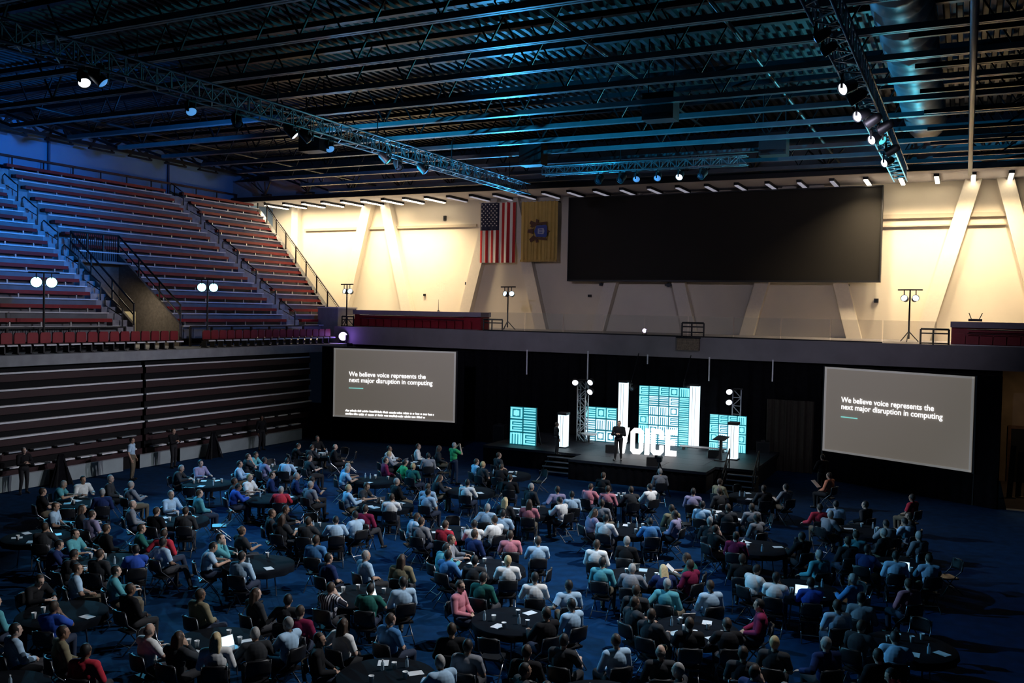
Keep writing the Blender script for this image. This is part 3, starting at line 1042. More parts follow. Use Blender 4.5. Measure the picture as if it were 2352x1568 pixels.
def proj_screen(pa, pb, c_tl, c_tr, lab, caption):
    a, b = onz(*pa, 0), onz(*pb, 0)
    d = (b - a)
    d.z = 0
    L = d.length
    d.normalize()
    nrm = Vector((-d.y, d.x, 0))
    o = thing('projection_screen', lab, 'projection screen', (a.x, a.y, 0), math.atan2(d.y, d.x))

    def hit(x, y):
        r = ray(x, y)
        e = Vector((0, 0, EYE))
        t = nrm.dot(a - e) / nrm.dot(r)
        p = e + r * t
        return (p - a).dot(d), p.z
    x0, zt = hit(*c_tl)
    x1, _ = hit(*c_tr)
    z1, z0 = 5.42, 1.38
    MB().box(0, L, .12, .2, 0, 5.5).build('black_backing', black_cloth, o)
    vs, fs = wavy_sheet(0, L, .02, z0 - .05, .04, .5, 60, .02, 3, 2)
    MB().add(vs, fs).build('skirt', black_cloth, o, smooth=True)
    MB().box(x0, x1, .03, .06, z0, z1).build('screen', scr_m, o)
    bw = .09
    for q in ((x0, x1, z1 - bw, z1), (x0, x1, z0, z0 + bw), (x0, x0 + bw, z0, z1), (x1 - bw, x1, z0, z1)):
        MB().box(q[0], q[1], -.01, .03, q[2], q[3]).build('frame', border_m, o)
    for xx in (x0 - .06, x1 + .06):
        MB().box(xx - .05, xx + .05, .04, .12, 0, 5.45).build('leg', black_p, o)
    w, hgt = x1 - x0, z1 - z0
    me = text_mesh('We believe voice represents the\nnext major disruption in computing', 1.0, txt_m, .018)
    xs = [v.co.x for v in me.vertices]
    sc = .69 * w / (max(xs) - min(xs))
    t = put('lettering', me, o, (x0 + .13 * w, -.0, z0 + .60 * hgt))
    t.rotation_euler = (PI / 2, 0, 0)
    t.scale = (sc, sc * 1.05, sc)
    MB().box(x0 + .13 * w, x0 + .25 * w, 0.005, .025, z0 + .42 * hgt, z0 + .432 * hgt).build('underline', teal_m, o)
    if caption:
        rnd = random.Random(4)
        for r, (end) in enumerate((.83, .76)):
            x = .105
            mb = MB()
            while x < end:
                ww = rnd.choice((.012, .03, .045, .06, .05))
                z = z0 + (.085 - r * .048) * hgt
                # unreadable caption words, letters as close upright strokes
                q = x
                while q < min(end, x + ww):
                    hh = rnd.choice((.018, .022, .030)) * hgt
                    mb.box(x0 + q * w, x0 + (q + .0045) * w, 0.01, .028, z, z + hh)
                    mb.box(x0 + q * w, x0 + (q + .0062) * w, 0.01, .028, z + rnd.choice((0, .012, .016)) * hgt, z + .02 * hgt)
                    q += .0066
                x += ww + .010
            co = mb.build('caption', txt_m, o)
            co['kind'] = 'stuff'
    return o


proj_screen((735, 1008), (1062, 1027), (767, 800), (1047, 806), 'projection screen left of the stage with slide and caption lines', True)
proj_screen((1890, 1100), (2287, 1170), (1895, 843), (2238, 860), 'projection screen at right of the stage showing the slide', False)

# things in the shade under the platform at far right
o = thing('door_frame', 'brown timber door frame under the platform at the right edge', 'door frame', (2.0, 50.3, 0))
brn = mat('brown_timber', (.14, .075, .04), .6, noise=.3, nscale=4)
for q in ((0, .14), (1.5, 1.64)):
    MB().box(q[0], q[1], 0, .1, 0, 2.6).build('jamb', brn, o)
MB().box(0, 1.64, 0, .1, 2.6, 2.75).build('head', brn, o)
MB().box(.14, 1.5, .05, .09, 0, 2.6).build('leaf', black_p, o)
for k in range(3):
    o = thing('timber_rack', 'leaning brown timber board at the right edge, %s from left' % ORD[k], 'board', (1.95 + k * .35, 45.6 + .3 * k, 0), .1 * k, 'boards under the platform')
    MB().beam((0, 0, 0), (.12, .35, 2.3 - .3 * k), .22, .05, (0, 1, 0)).build('board', brn, o)
    MB().box(-.1, .25, -.06, .12, 0, .08).build('foot', tan, o)
lamp_area('under_platform_fill', (3.4, 47.2, 5.2), (3.0, 48.5, 0), 14, (1, .7, .4), .6)  # added warm fill below the platform, without a fixture

# ------------------------------------------------------------------ stage
ZS = 0.95
stage_top = mat('stage_deck', (.010, .012, .020), .55, noise=.25, nscale=2)
stg = thing('stage', 'low black stage with dark glossy deck before the curtain', 'stage', (0, 0, 0))
for (x0, x1, y0, y1, nm) in ((-21.8, -8.2, 41.0, 47.3, 'deck'), (-16.4, -9.9, 39.3, 41.0, 'deck')):
    nx = max(1, round((x1 - x0) / 2.4))
    ny = max(1, round((y1 - y0) / 1.6))
    for i in range(nx):
        for j in range(ny):
            MB().box(x0 + (x1 - x0) * i / nx + .008, x0 + (x1 - x0) * (i + 1) / nx - .008, y0 + (y1 - y0) * j / ny + .008, y0 + (y1 - y0) * (j + 1) / ny - .008, ZS - .12, ZS).build('deck_panel', stage_top, stg)
    vs, fs = wavy_sheet(x0, x1, 0.01, ZS - .12, .03, .4, int((x1 - x0) / .1), y0 + .06, 2, 7)
    MB().add(vs, fs).build('skirt', black_cloth, stg, smooth=True)
    MB().box(x0 + .1, x1 - .1, y0 + .2, y1, .0, ZS - .13).build('base', black_p, stg)


def stairs(x, y, w, n, rz, lab, rail=False):
    o = thing('stage_steps', lab, 'steps', (x, y, 0), rz)
    for i in range(n):
        z = ZS * (i + 1) / (n + 1)
        MB().box(-w / 2, w / 2, i * .3, i * .3 + .3, z - .05, z).build('tread', stage_top, o)
        MB().box(-w / 2, w / 2, i * .3 - .01, i * .3 + .03, z - .03, z + .012).build('nosing', alum, o)
    for s in (-1, 1):
        MB().prism([(0, 0), (n * .3, 0), (n * .3, ZS * n / (n + 1) - .05), (.3, ZS / (n + 1) - .05), (0, ZS / (n + 1) - .05)], s * w / 2 - .02, s * w / 2 + .02, 'x').build('side', black_p, o)
        if rail:
            MB().tube([(s * w / 2, 0, .9), (s * w / 2, n * .3, ZS + .9)], .03).build('handrail', black_p, o)
            MB().tube([(s * w / 2, 0, .5), (s * w / 2, n * .3, ZS + .5)], .02).build('handrail', black_p, o)
            for q in (0, .5, 1):
                MB().tube([(s * w / 2, n * .3 * q, ZS * q), (s * w / 2, n * .3 * q, ZS * q + .9)], .03).build('post', black_p, o)
    return o


stairs(-17.3, 39.75, 1.5, 4, 0, 'wide black steps at the left of the stage front')
stairs(-8.6, 39.6, 1.3, 4, 0, 'black steps with handrails at the right of the stage', True)

# set panels: square tiles with a raised maze of bars
panel_base = mat('set_panel_back', (.03, .22, .27), .5, emit=(.015, .20, .26), estr=.5)
panel_bar = mat('set_panel_bar', (.5, .85, .9), .4, emit=(.28, .88, .95), estr=1.0)
panel_bar_spotlit = mat('set_panel_bar_spotlit', (.8, .85, .95), .4, emit=(.62, .80, .92), estr=1.15)  # paler bars carry the front spot's light in their colour


def tile_mesh(kind, barm):
    mb = MB()
    mb.box(-.5, .5, 0, .03, -.5, .5, 0)

    def bar(x0, x1, z0, z1):
        mb.box(x0, x1, -.05, 0, z0, z1, 1)
    if kind == 0:      # E-like comb
        bar(-.44, -.34, -.44, .44)
        for z in (-.44, -.05, .34):
            bar(-.30, .44, z, z + .1)
        bar(-.2, .44, .14, .22)
        bar(-.2, .44, -.25, -.17)
    elif kind == 1:    # upright strokes
        for x in (-.44, -.22, .0, .20, .36):
            bar(x, x + .09, -.44, .44)
        bar(-.35, .3, .36, .44)
    elif kind == 2:    # square ring
        for q in ((-.44, .44, .34, .44), (-.44, .44, -.44, -.34), (-.44, -.34, -.3, .3), (.34, .44, -.3, .3), (-.2, -.1, -.2, .2), (.1, .2, -.2, .2), (-.06, .06, -.24, .24)):
            bar(*q)
    else:              # lying strokes
        for z in (-.44, -.22, .02, .22, .38):
            bar(-.44, .44, z, z + .08)
    return mb.mesh('tile', [panel_base, barm])


TILE = {(k, q): tile_mesh(k, b) for k in range(4) for q, b in enumerate((panel_bar, panel_bar_spotlit))}


def set_panel(pl, pr, pyb, pyt, cols, rows, lab, pale, seed):
    a, b = onz(pl, pyb, ZS), onz(pr, pyb, ZS)
    Y = (a.y + b.y) / 2
    a, b = ony(pl, pyb, Y), ony(pr, pyb, Y)
    t = ony(pl, pyt, Y)
    w, h_ = b.x - a.x, t.z - ZS
    o = thing('set_panel', lab, 'stage panel', (a.x, Y, ZS))
    rnd = random.Random(seed)
    tw, th = w / cols, h_ / rows
    for i in range(cols):
        for j in range(rows):
            cen = 1 - max(abs((i + .5) / cols - .5), abs((j + .5) / rows - .45)) * 2  # centre tiles take the bars with the spot's light painted in
            q = put('tile', TILE[(rnd.randrange(4), 1 if (pale and cen > .25) else 0)], o, (tw * (i + .5), 0, th * (j + .5)))
            q.scale = (tw * .97, 1, th * .97)
    MB().box(0, w, .04, .1, 0, h_).build('frame', black_p, o)
    for xx in (0.05, w - .05):
        MB().beam((xx, .1, h_ * .7), (xx, .7, 0), .05).build('brace', black_p, o)
    return o, Y


set_panel(1170, 1231, 1022, 932, 2, 3, 'small cyan maze-pattern set panel left of the stage', False, 1)
set_panel(1344, 1415, 1014, 932, 3, 3, 'cyan maze-pattern set panel behind the presenter', True, 2)
set_panel(1465, 1581, 1022, 884, 5, 6, 'tall cyan maze-pattern set panel in the centre of stage', True, 3)
set_panel(1628, 1713, 1038, 950, 4, 4, 'cyan maze-pattern set panel at the right of stage', True, 4)

glow_w = mat('glow_column', (.9, .95, 1), .5, emit=(.72, .92, 1.0), estr=1.25)
for k, (pl, pr, pyb, pyt, lab) in enumerate(((1280, 1298, 1028, 952, 'short glowing white column left of the stage set'), (1418, 1435, 1018, 878, 'tall glowing white column left of the centre panel'),
                                             (1581, 1600, 1028, 886, 'tall glowing white column right of the centre panel'), (1671, 1691, 1056, 975, 'short glowing white column beside the right steps'))):
    a, b = onz(pl, pyb, ZS), onz(pr, pyb, ZS)
    Y = (a.y + b.y) / 2
    a, b = ony(pl, pyb, Y), ony(pr, pyb, Y)
    h_ = ony(pl, pyt, Y).z - ZS
    w = (b.x - a.x)
    o = thing('light_column', lab, 'light column', (a.x, Y, ZS))
    MB().box(0, w, 0, w, .04, h_).build('shaft', glow_w, o)
    MB().box(-.04, w + .04, -.04, w + .04, h_, h_ + .12).build('cap', black_p, o)
    MB().box(-.06, w + .06, -.06, w + .06, 0, .05).build('base_plate', black_p, o)
    for q in (.33, .66):
        MB().box(w * q - .008, w * q + .008, -.012, 0, .1, h_ - .05).build('seam', alum, o)

# lattice towers with lamp heads
for k, (pl, pr, pyb, pyt, lab) in enumerate(((1324, 1342, 1014, 874, 'lattice truss tower with lamps at left of the stage'), (1680, 1699, 1022, 893, 'lattice truss tower with lamps at right of the stage'))):
    a, b = onz(pl, pyb, ZS), onz(pr, pyb, ZS)
    Y = (a.y + b.y) / 2 - (0 if k == 0 else .8)
    a, b = ony(pl, pyb, Y), ony(pr, pyb, Y)
    h_ = ony(pl, pyt, Y).z - ZS
    w = max(.36, b.x - a.x)
    o = thing('truss_tower', lab, 'truss tower', (a.x, Y, ZS))
    tw_m = mat('tower_white', (.75, .8, .85), .35, .5)
    for x in (0, w):
        for yy in (0, w):
            MB().tube([(x, yy, 0), (x, yy, h_)], .035).build('chord', tw_m, o, smooth=True)
    n = int(h_ / w)
    for i in range(n):
        z0, z1 = h_ * i / n, h_ * (i + 1) / n
        xa, xb_ = (0, w) if i % 2 else (w, 0)
        MB().beam((xa, 0, z0), (xb_, 0, z1), .035).beam((xa, w, z0), (xb_, w, z1), .035).beam((0, xa, z0), (0, xb_, z1), .035).beam((w, xa, z0), (w, xb_, z1), .035).beam((0, 0, z0), (w, 0, z0), .035).build('lattice', tw_m, o)
    MB().box(-.1, w + .1, -.1, w + .1, h_, h_ + .06).build('top_plate', black_p, o)
    MB().box(-.2, w + .2, -.2, w + .2, 0, .03).build('base_plate', black_p, o)
    for (dx, dz) in (((-.28, -.1), (.55, -.05), (.55, -.55)) if k == 0 else ((-.35, -.15), (-.35, -.7))):
        MB().tube([(w / 2, 0, h_ + dz + .1), (w / 2 + dx, -.1, h_ + dz + .1)], .025).build('arm', black_p, o)
        can(o, (w / 2 + dx, -.22, h_ + dz), Vector((.35 if dx < 0 else -.1, -.9, -.35)), lens_white, .17, .3)
    lamp_spot('tower_lamp', Vector((a.x + w / 2, Y - .8, ZS + h_)), (-13.5, 41.5, 1.0), 260, (.85, .95, 1), 60, .6, .12)
for (px, py, lab) in ((1450, 892, 'dark lamp head hung between column and centre panel'), (1572, 890, 'dark lamp head beside the right tall column')):
    c = ony(px, py, 46.4)
    o = fixture(c, Vector((-.4, -.9, -.4)), lens_off, lab, .9)
    MB().tube([(0, 0, .4), (0, 1.12, 5.65 - c.z)], .025).build('arm', black_p, o)

# VOICE block letters
let_m = mat('letter_glow', (1, 1, 1), .5, emit=(1.0, .96, .95), estr=1.4)
let_side = mat('letter_side', (.8, .75, .75), .6)
H_ = 1.25


def letter(ch):
    mb = MB()
    t = .22
    if ch == 'V':
        w = .72
        mb.prism([(0, H_), (.24, H_), (.36, .42), (.48, H_), (.72, H_), (.48, 0), (.24, 0)], 0, .25)
    elif ch == 'I':
        w = .24
        mb.prism([(0, 0), (w, 0), (w, H_), (0, H_)], 0, .25)
    elif ch == 'E':
        w = .58
        mb.prism([(0, 0), (w, 0), (w, .23), (.24, .23), (.24, .51), (.5, .51), (.5, .74), (.24, .74), (.24, 1.02), (w, 1.02), (w, H_), (0, H_)], 0, .25)
    else:
        w = .66
        c = .16
        outer = [(c, 0), (w - c, 0), (w, c), (w, H_ - c), (w - c, H_), (c, H_), (0, H_ - c), (0, c)]
        i = .22
        inner = [(i + .04, i), (w - i - .04, i), (w - i, i + .04), (w - i, H_ - i - .04), (w - i - .04, H_ - i), (i + .04, H_ - i), (i, H_ - i - .04), (i, i + .04)]
        n = 8
        vs = [(p[0], d, p[1]) for d in (0, .25) for p in outer + inner]
        fs = []
        for q in range(n):
            if ch == 'C' and q == 2:
                continue
            q2 = (q + 1) % n
            fs += [(q, q2, n + q2, n + q), (2 * n + q2, 2 * n + q, 3 * n + q, 3 * n + q2), (q, 2 * n + q, 2 * n + q2, q2), (n + q, n + q2, 3 * n + q2, 3 * n + q)]
        if ch == 'C':
            # straight stubs close the gap ends
            fs += [(2, n + 2, 3 * n + 2, 2 * n + 2), (3, 2 * n + 3, 3 * n + 3, n + 3)]
            mb.add(vs, fs)
            mb.box(w - .22, w, 0, .25, .2, .46)
            mb.box(w - .22, w, 0, .25, .79, 1.05)
            return mb, w
        mb.add(vs, fs)
    return mb, w


p0 = onz(1412, 1040, ZS)
p1 = onz(1553, 1048, ZS)
dv = (p1 - p0)
dv.z = 0
Lw = dv.length
tot = .72 + .66 + .24 + .66 + .58 + 4 * .08
s_ = Lw / tot
ang = math.atan2(dv.y, dv.x)
dv.normalize()
x = 0
for k, ch in enumerate('VOICE'):
    mb, w = letter(ch)
    q = p0 + dv * (x * s_)
    o = mb.build('block_letter', let_m, None, (q.x, q.y, ZS), ang)
    o.scale = (s_, 1, 1)
    tag(o, 'glowing white block letter %s standing on the stage' % ch, 'letter', 'block letters on the stage')
    x += w + .08

# stage floor odds and ends
for (px, py, lab) in ((1405, 1038, 'black floor monitor wedge left of the presenter'), (1500, 1068, 'black floor monitor wedge at the stage front'), (1640, 1050, 'black floor monitor wedge near the right steps')):
    c = onz(px, py, ZS)
    o = thing('floor_monitor', lab, 'speaker', (c.x, c.y, ZS), .3)
    MB().prism([(-.25, 0), (.25, 0), (.25, .12), (-.1, .38), (-.25, .38)], -.3, .3, 'x').build('cabinet', black_p, o)
    MB().prism([(.252, .13), (-.09, .385), (-.085, .39), (.257, .135)], -.27, .27, 'x').build('grille', steel_dk, o)
c = onz(1350, 1012, ZS)
o = thing('stage_stool', 'low pale round table on stage beside the left tower', 'table', (c.x + .3, c.y - .6, ZS))
MB().lathe([(.4, .42), (.42, .46), (.42, .5)], 18).build('top', white_p, o)
MB().tube([(0, 0, 0), (0, 0, .44)], .05).build('pedestal', black_p, o)
MB().lathe([(.26, 0), (.24, .03)], 16).build('base', black_p, o)
o = thing('bar_light', 'long low light bar along the stage back, right of the letters', 'light bar', (onz(1570, 1026, ZS).x, 45.6, ZS))
MB().box(0, 2.4, -.05, .05, .12, .2).build('body', alum, o)
for q in (.2, 2.2):
    MB().box(q - .05, q + .05, -.1, .1, 0, .12).build('foot', black_p, o)
# lectern beside the right steps
c = onz(1655, 1058, ZS)
o = thing('lectern', 'dark slim lectern at the right of the stage', 'lectern', (c.x, c.y, ZS), -.3)
MB().box(-.25, .25, -.2, .2, 0, .05).build('base', black_p, o)
MB().box(-.06, .06, -.05, .05, .05, 1.0).build('post', black_p, o)
MB().prism([(-.25, .98), (.25, 1.12), (.25, 1.16), (-.25, 1.02)], -.3, .3, 'x').build('desk', black_p, o)
# loudspeaker stacks in the dark
for (px, py, lab, hh) in ((1136, 1040, 'black loudspeaker with one white light at left of the stage', 1.5), (1745, 1085, 'black loudspeaker at the right of the stage steps', 1.5)):
    c = onz(px, py, 0)
    o = thing('loudspeaker', lab, 'speaker', (c.x, c.y + .6, 0), .2)
    MB().box(-.32, .32, -.3, .3, 0, hh).build('cabinet', black_p, o)
    MB().box(-.28, .28, -.32, -.3, .05, hh - .05).build('grille', steel_dk, o)
    MB().box(-.1, .1, -.1, .1, hh, hh + .06).build('bracket', black_p, o)
# video camera on tripod facing the stage
c = onz(1513, 1140, 0)
o = thing('video_camera', 'black video camera on a tall tripod before the stage', 'camera', (c.x, c.y, 0), .15)
for k in range(3):
    t = k * 2 * PI / 3
    MB().tube([(0, 0, 1.45), (.5 * math.cos(t), .5 * math.sin(t), 0)], .025).build('leg', black_p, o)
MB().box(-.09, .09, -.22, .2, 1.5, 1.72).build('body', black_p, o)
MB().tube([(0, .2, 1.6), (0, .42, 1.6)], [.06, .075]).build('lens', black_p, o)
MB().box(-.2, -.09, -.1, .05, 1.62, 1.76).build('viewfinder', black_p, o)
# ------------------------------------------------------------------ seating plan
TABLES=[(-27.09,34.64,1,1),(-21.99,34.83,1,2),(-17.26,34.82,1,3),(-7.11,35.66,1,4),(-26.19,30.69,2,1),(-21.18,30.64,2,2),(-16.89,30.79,2,3),(-11.61,32.55,2,4),(-7.32,31.62,2,5),(-2.68,31.85,2,6),(-26.29,26.65,3,1),(-18.11,26.92,3,2),(-13.43,28.69,3,3),(-9.43,28,3,4),(-5.39,27.82,3,5),(-1.34,27.92,3,6),(-22.34,25.75,4,1),(-14.07,24.69,4,2),(-3.52,24.09,4,3),(-27.18,21.79,5,1),(-22.55,21.59,5,2),(-17.98,22.87,5,3),(-11.27,21.76,5,4),(-7.45,23.1,5,5),(-0.85,21.04,5,6),(-24.39,17.91,6,1),(-20.43,17.07,6,2),(-16.86,18.98,6,3),(-12.92,18.06,6,4),(-8.88,18.32,6,5),(-5.11,19.8,6,6),(-2.04,17.16,6,7),(-17.85,13.75,7,1),(-15.31,10.39,7,2),(-13.62,14.07,7,3),(-9.58,14.33,7,4),(-5.64,15.28,7,5)]
PEOPLE="""-27.59 33.42 0.97 K b 4 0
-26.71 33.38 1.53 D b 4 0
-25.69 34.0 0.73 K l 1 0
-28.0 35.59 -0.4 K b 0 0
-22.83 33.81 0.96 G y 4 1
-20.86 34.15 2.22 G k 1 1
-21.51 36.29 0.52 D B 3 1
-22.61 36.24 0.49 W b 1 1
-23.31 34.88 0.23 W k 0 1
-18.28 33.94 0.93 L b 0 2
-16.98 33.47 1.62 K b 4 2
-17.72 33.45 1.27 D y 1 2
-18.27 35.98 1.05 D b 1 2
-8.21 34.93 1.17 y b 1 3
-6.53 34.47 2.08 D b 0 3
-5.88 35.19 2.5 G k 0 3
-27.5 30.51 0.15 T b 4 4
-27.13 29.77 0.94 D b 2 4
-25.83 29.42 1.28 V k 0 4
-25.14 29.88 1.96 L k 4 4
-24.66 30.88 1.17 D b 0 4
-22.45 30.26 0.69 B g 4 5
-21.97 29.58 0.97 L g 4 5
-19.89 31.49 1.53 e y 1 5
-20.66 32.09 0.92 g k 3 5
-21.62 32.11 0.83 m b 1 5
-17.94 30.0 0.81 D B 4 6
-16.33 29.59 1.72 W k 0 6
-15.46 31.37 1.87 K b 1 6
-12.24 31.39 1.44 P b 4 7
-11.42 31.24 1.68 P b 1 7
-10.68 31.61 2.18 D b 2 7
-10.29 32.45 2.55 W k 0 7
-12.54 33.78 1.46 K b 1 7
-7.72 30.36 1.56 L k 1 8
-6.89 30.37 1.9 D b 0 8
-6.23 30.87 2.18 G b 1 8
-7.86 33.06 2.5 D b 1 8
-8.61 32.46 1.71 V k 1 8
-3.83 31.2 0.96 G g 4 9
-1.95 30.75 2.24 G k 4 9
-1.43 31.42 2.42 L k 4 9
-1.42 32.25 3.06 D b 2 9
-2.93 33.37 2.57 D k 3 9
-3.79 32.92 1.85 L k 0 9
-4.21 32.05 1.94 r b 3 9
-27.58 26.35 0.49 D g 4 10
-25.99 28.16 0.59 L k 0 10
-27.37 27.4 -0.12 V k 0 10
-19.34 26.43 0.99 L y 0 11
-17.25 25.92 1.98 W b 2 11
-16.61 27.29 1.58 L k 1 11
-17.13 28.11 1.79 L b 1 11
-18.61 28.38 1.12 K g 1 11
-19.38 27.26 0.16 D b 4 11
-13.65 27.39 1.68 D Y 1 12
-12.83 27.51 1.84 P B 0 12
-12.11 28.62 2.78 W k 4 12
-12.19 29.6 2.19 L k 1 12
-12.98 30.16 2.09 V b 3 12
-13.95 30.14 1.24 D g 1 12
-10.59 27.38 0.85 V B 4 13
-9.82 26.74 1.6 W k 0 13
-8.49 27.07 2.08 B k 4 13
-8.17 28.38 3.03 V b 1 13
-8.51 29.24 2.37 y b 1 13
-10.74 28.81 1.64 G b 3 13
-6.51 27.12 0.88 K b 2 14
-5.74 26.55 1.54 m b 1 14
-4.11 27.51 2.4 K k 0 14
-5.78 29.31 2.55 G k 1 14
-6.91 28.08 1.76 D g 1 14
-2.85 27.64 2.14 D b 1 15
-2.24 26.95 1.26 N k 2 15
-1.49 26.61 1.76 L k 1 15
-0.67 26.78 1.97 L b 2 15
-1.08 29.44 2.35 G g 1 15
-2.04 29.29 2.68 D g 1 15
-2.72 28.6 2.02 T b 0 15
-23.04 24.63 1.06 R k 4 16
-21.26 25.0 2.17 r g 4 16
-20.87 26.22 1.4 G g 1 16
-21.44 27.0 1.51 N k 0 16
-22.37 27.29 0.78 N g 1 16
-23.28 26.97 0.74 N b 1 16
-23.61 26.1 0.11 W y 0 16
-23.57 25.28 0.68 D b 0 16
-15.14 23.92 0.88 L b 4 17
-14.47 23.43 1.54 G b 1 17
-13.64 23.44 1.53 r b 1 17
-12.98 23.94 2.12 W k 2 17
-12.75 24.74 2.65 W b 0 17
-12.87 25.66 1.83 L k 0 17
-13.69 26.18 1.72 L g 3 17
-5.06 24.17 1.74 K b 1 18
-4.62 23.36 1.01 W k 4 18
-3.96 22.85 1.56 W k 2 18
-3.13 22.83 1.8 R k 2 18
-2.26 23.69 2.59 B g 2 18
-3.36 25.62 2.25 T g 3 18
-27.56 20.53 1.16 K b 0 19
-25.9 21.46 2.41 N g 1 19
-26.1 22.88 1.42 G g 0 19
-27.59 23.28 0.6 D g 1 19
-28.23 22.59 -0.25 W k 0 19
-28.5 21.8 0.67 T g 4 19
-23.52 20.7 0.96 G l 1 20
-22.11 20.35 1.67 K b 1 20
-21.45 20.85 2.17 D b 1 20
-23.03 23.05 1.15 T b 1 20
-23.63 22.35 -0.12 L g 0 20
-19.29 22.72 0.54 K b 4 21
-18.94 21.97 0.88 D b 1 21
-18.22 21.57 1.6 D B 0 21
-17.39 21.69 1.86 D b 2 21
-16.8 22.27 2.27 L k 4 21
-16.68 23.09 2.82 L k 2 21
-16.92 23.98 1.79 m b 3 21
-12.57 21.99 0.32 G b 0 22
-12.45 21.16 1.02 T k 4 22
-11.86 20.58 1.36 B k 0 22
-11.04 20.46 1.82 D k 0 22
-10.31 20.86 2.08 W y 0 22
-10.5 23.1 2.11 L b 0 22
-11.45 23.29 2.1 P b 1 22
-12.33 22.88 1.32 N b 1 22
-8.12 21.96 1.62 T k 1 23
-7.31 21.79 1.74 G g 4 23
-6.55 22.13 2.11 N Y 4 23
-6.15 22.86 2.7 m b 1 23
-6.27 23.68 -3.04 e b 4 23
-8.31 24.38 1.66 K g 1 23
-8.91 23.58 1.75 W b 1 23
-1.79 20.11 1.25 D b 4 24
-1.05 19.73 1.73 L k 4 24
-1.92 22.15 1.55 G k 1 24
-2.37 21.3 2.0 L b 1 24
-23.22 17.3 2.15 D b 2 25
-23.37 19.06 1.53 V b 1 25
-24.26 19.44 0.96 D B 0 25
-25.2 19.22 0.62 L b 1 25
-21.45 16.23 0.9 N k 4 26
-20.24 15.76 1.41 D k 4 26
-19.5 16.14 1.79 D b 1 26
-19.12 16.88 2.51 R k 2 26
-19.07 17.8 1.44 L k 3 26
-19.78 18.47 1.8 r b 3 26
-20.74 18.58 0.94 e b 0 26
-21.58 18.09 1.23 K b 3 26
-21.74 17.19 0.32 T k 0 26
-17.86 18.12 0.88 L k 4 27
-16.31 17.78 1.76 L k 1 27
-15.76 20.06 1.81 B b 1 27
-18.16 19.81 1.24 D B 0 27
-18.18 18.88 0.51 T k 2 27
-12.77 16.75 1.6 s b 2 28
-11.98 17.13 1.89 e k 4 28
-11.61 17.94 2.46 L k 1 28
-12.67 19.58 1.84 y B 1 28
-13.63 19.43 1.15 L g 1 28
-14.3 18.74 1.31 N k 1 28
-7.79 17.58 2.56 K b 0 29
-7.56 18.38 2.7 L k 1 29
-8.13 19.66 2.18 L k 3 29
-9.08 19.85 2.06 W k 0 29
-10.12 19.23 1.58 e k 1 29
-10.2 18.31 0.05 P b 1 29
-6.61 20.13 1.72 D b 1 30
-6.31 19.25 1.01 D b 0 30
-5.75 18.64 1.36 D b 0 30
-4.93 18.49 1.98 K b 0 30
-4.19 18.86 2.04 K b 4 30
-3.94 20.41 -2.89 m k 1 30
-5.23 21.34 2.29 L b 1 30
-6.12 20.96 1.59 T g 3 30
-3.2 16.52 1.01 N b 2 31
-2.59 15.96 1.58 D g 4 31
-0.85 17.73 -3.03 r k 4 31
-1.32 18.52 2.25 K b 1 31
-2.28 18.68 2.24 N g 3 31
-3.14 18.24 1.6 D y 1 31
-3.57 17.37 1.74 D b 1 31
-18.22 12.48 1.49 T b 1 32
-16.92 12.81 1.88 R b 2 32
-16.49 14.48 1.43 K b 1 32
-17.89 15.29 0.97 T k 0 32
-18.81 14.96 1.05 L b 1 32
-19.14 14.01 0.12 K b 4 32
-14.24 11.5 1.91 r k 1 33
-15.38 11.93 1.18 y b 1 33
-16.28 11.58 1.3 L k 1 33
-14.09 12.84 1.4 W l 0 34
-13.32 12.77 1.63 D B 2 34
-12.65 13.09 2.23 W Y 1 34
-12.18 13.66 2.45 D g 4 34
-12.29 15.15 1.83 m b 1 34
-12.06 14.39 3.04 L g 0 34
-13.01 15.61 1.9 D k 3 34
-13.87 15.61 1.29 D B 1 34
-14.88 14.96 1.45 y b 1 34
-8.27 14.21 2.64 L g 4 35
-8.27 15.14 1.76 G k 1 35
-9.01 15.76 2.15 K b 1 35
-10.35 15.66 1.39 B b 1 35
-11.0 14.94 1.4 W B 3 35
-10.86 14.02 0.58 K b 1 35
-6.77 14.6 0.84 D k 0 36
-6.14 14.06 1.64 N k 0 36
-4.47 15.9 -3.12 D g 1 36
-4.98 16.67 2.01 D l 1 36
-5.94 16.79 2.4 L b 1 36
-6.78 16.31 1.58 D k 0 36
-7.17 15.43 1.75 K b 1 36
-10.93 35.87 2.1 G g 1 -1
-4.8 38.76 2.74 o b 1 -1
-1.57 35.6 2.64 r k 1 -1
-1.07 23.92 2.28 P b 1 -1"""
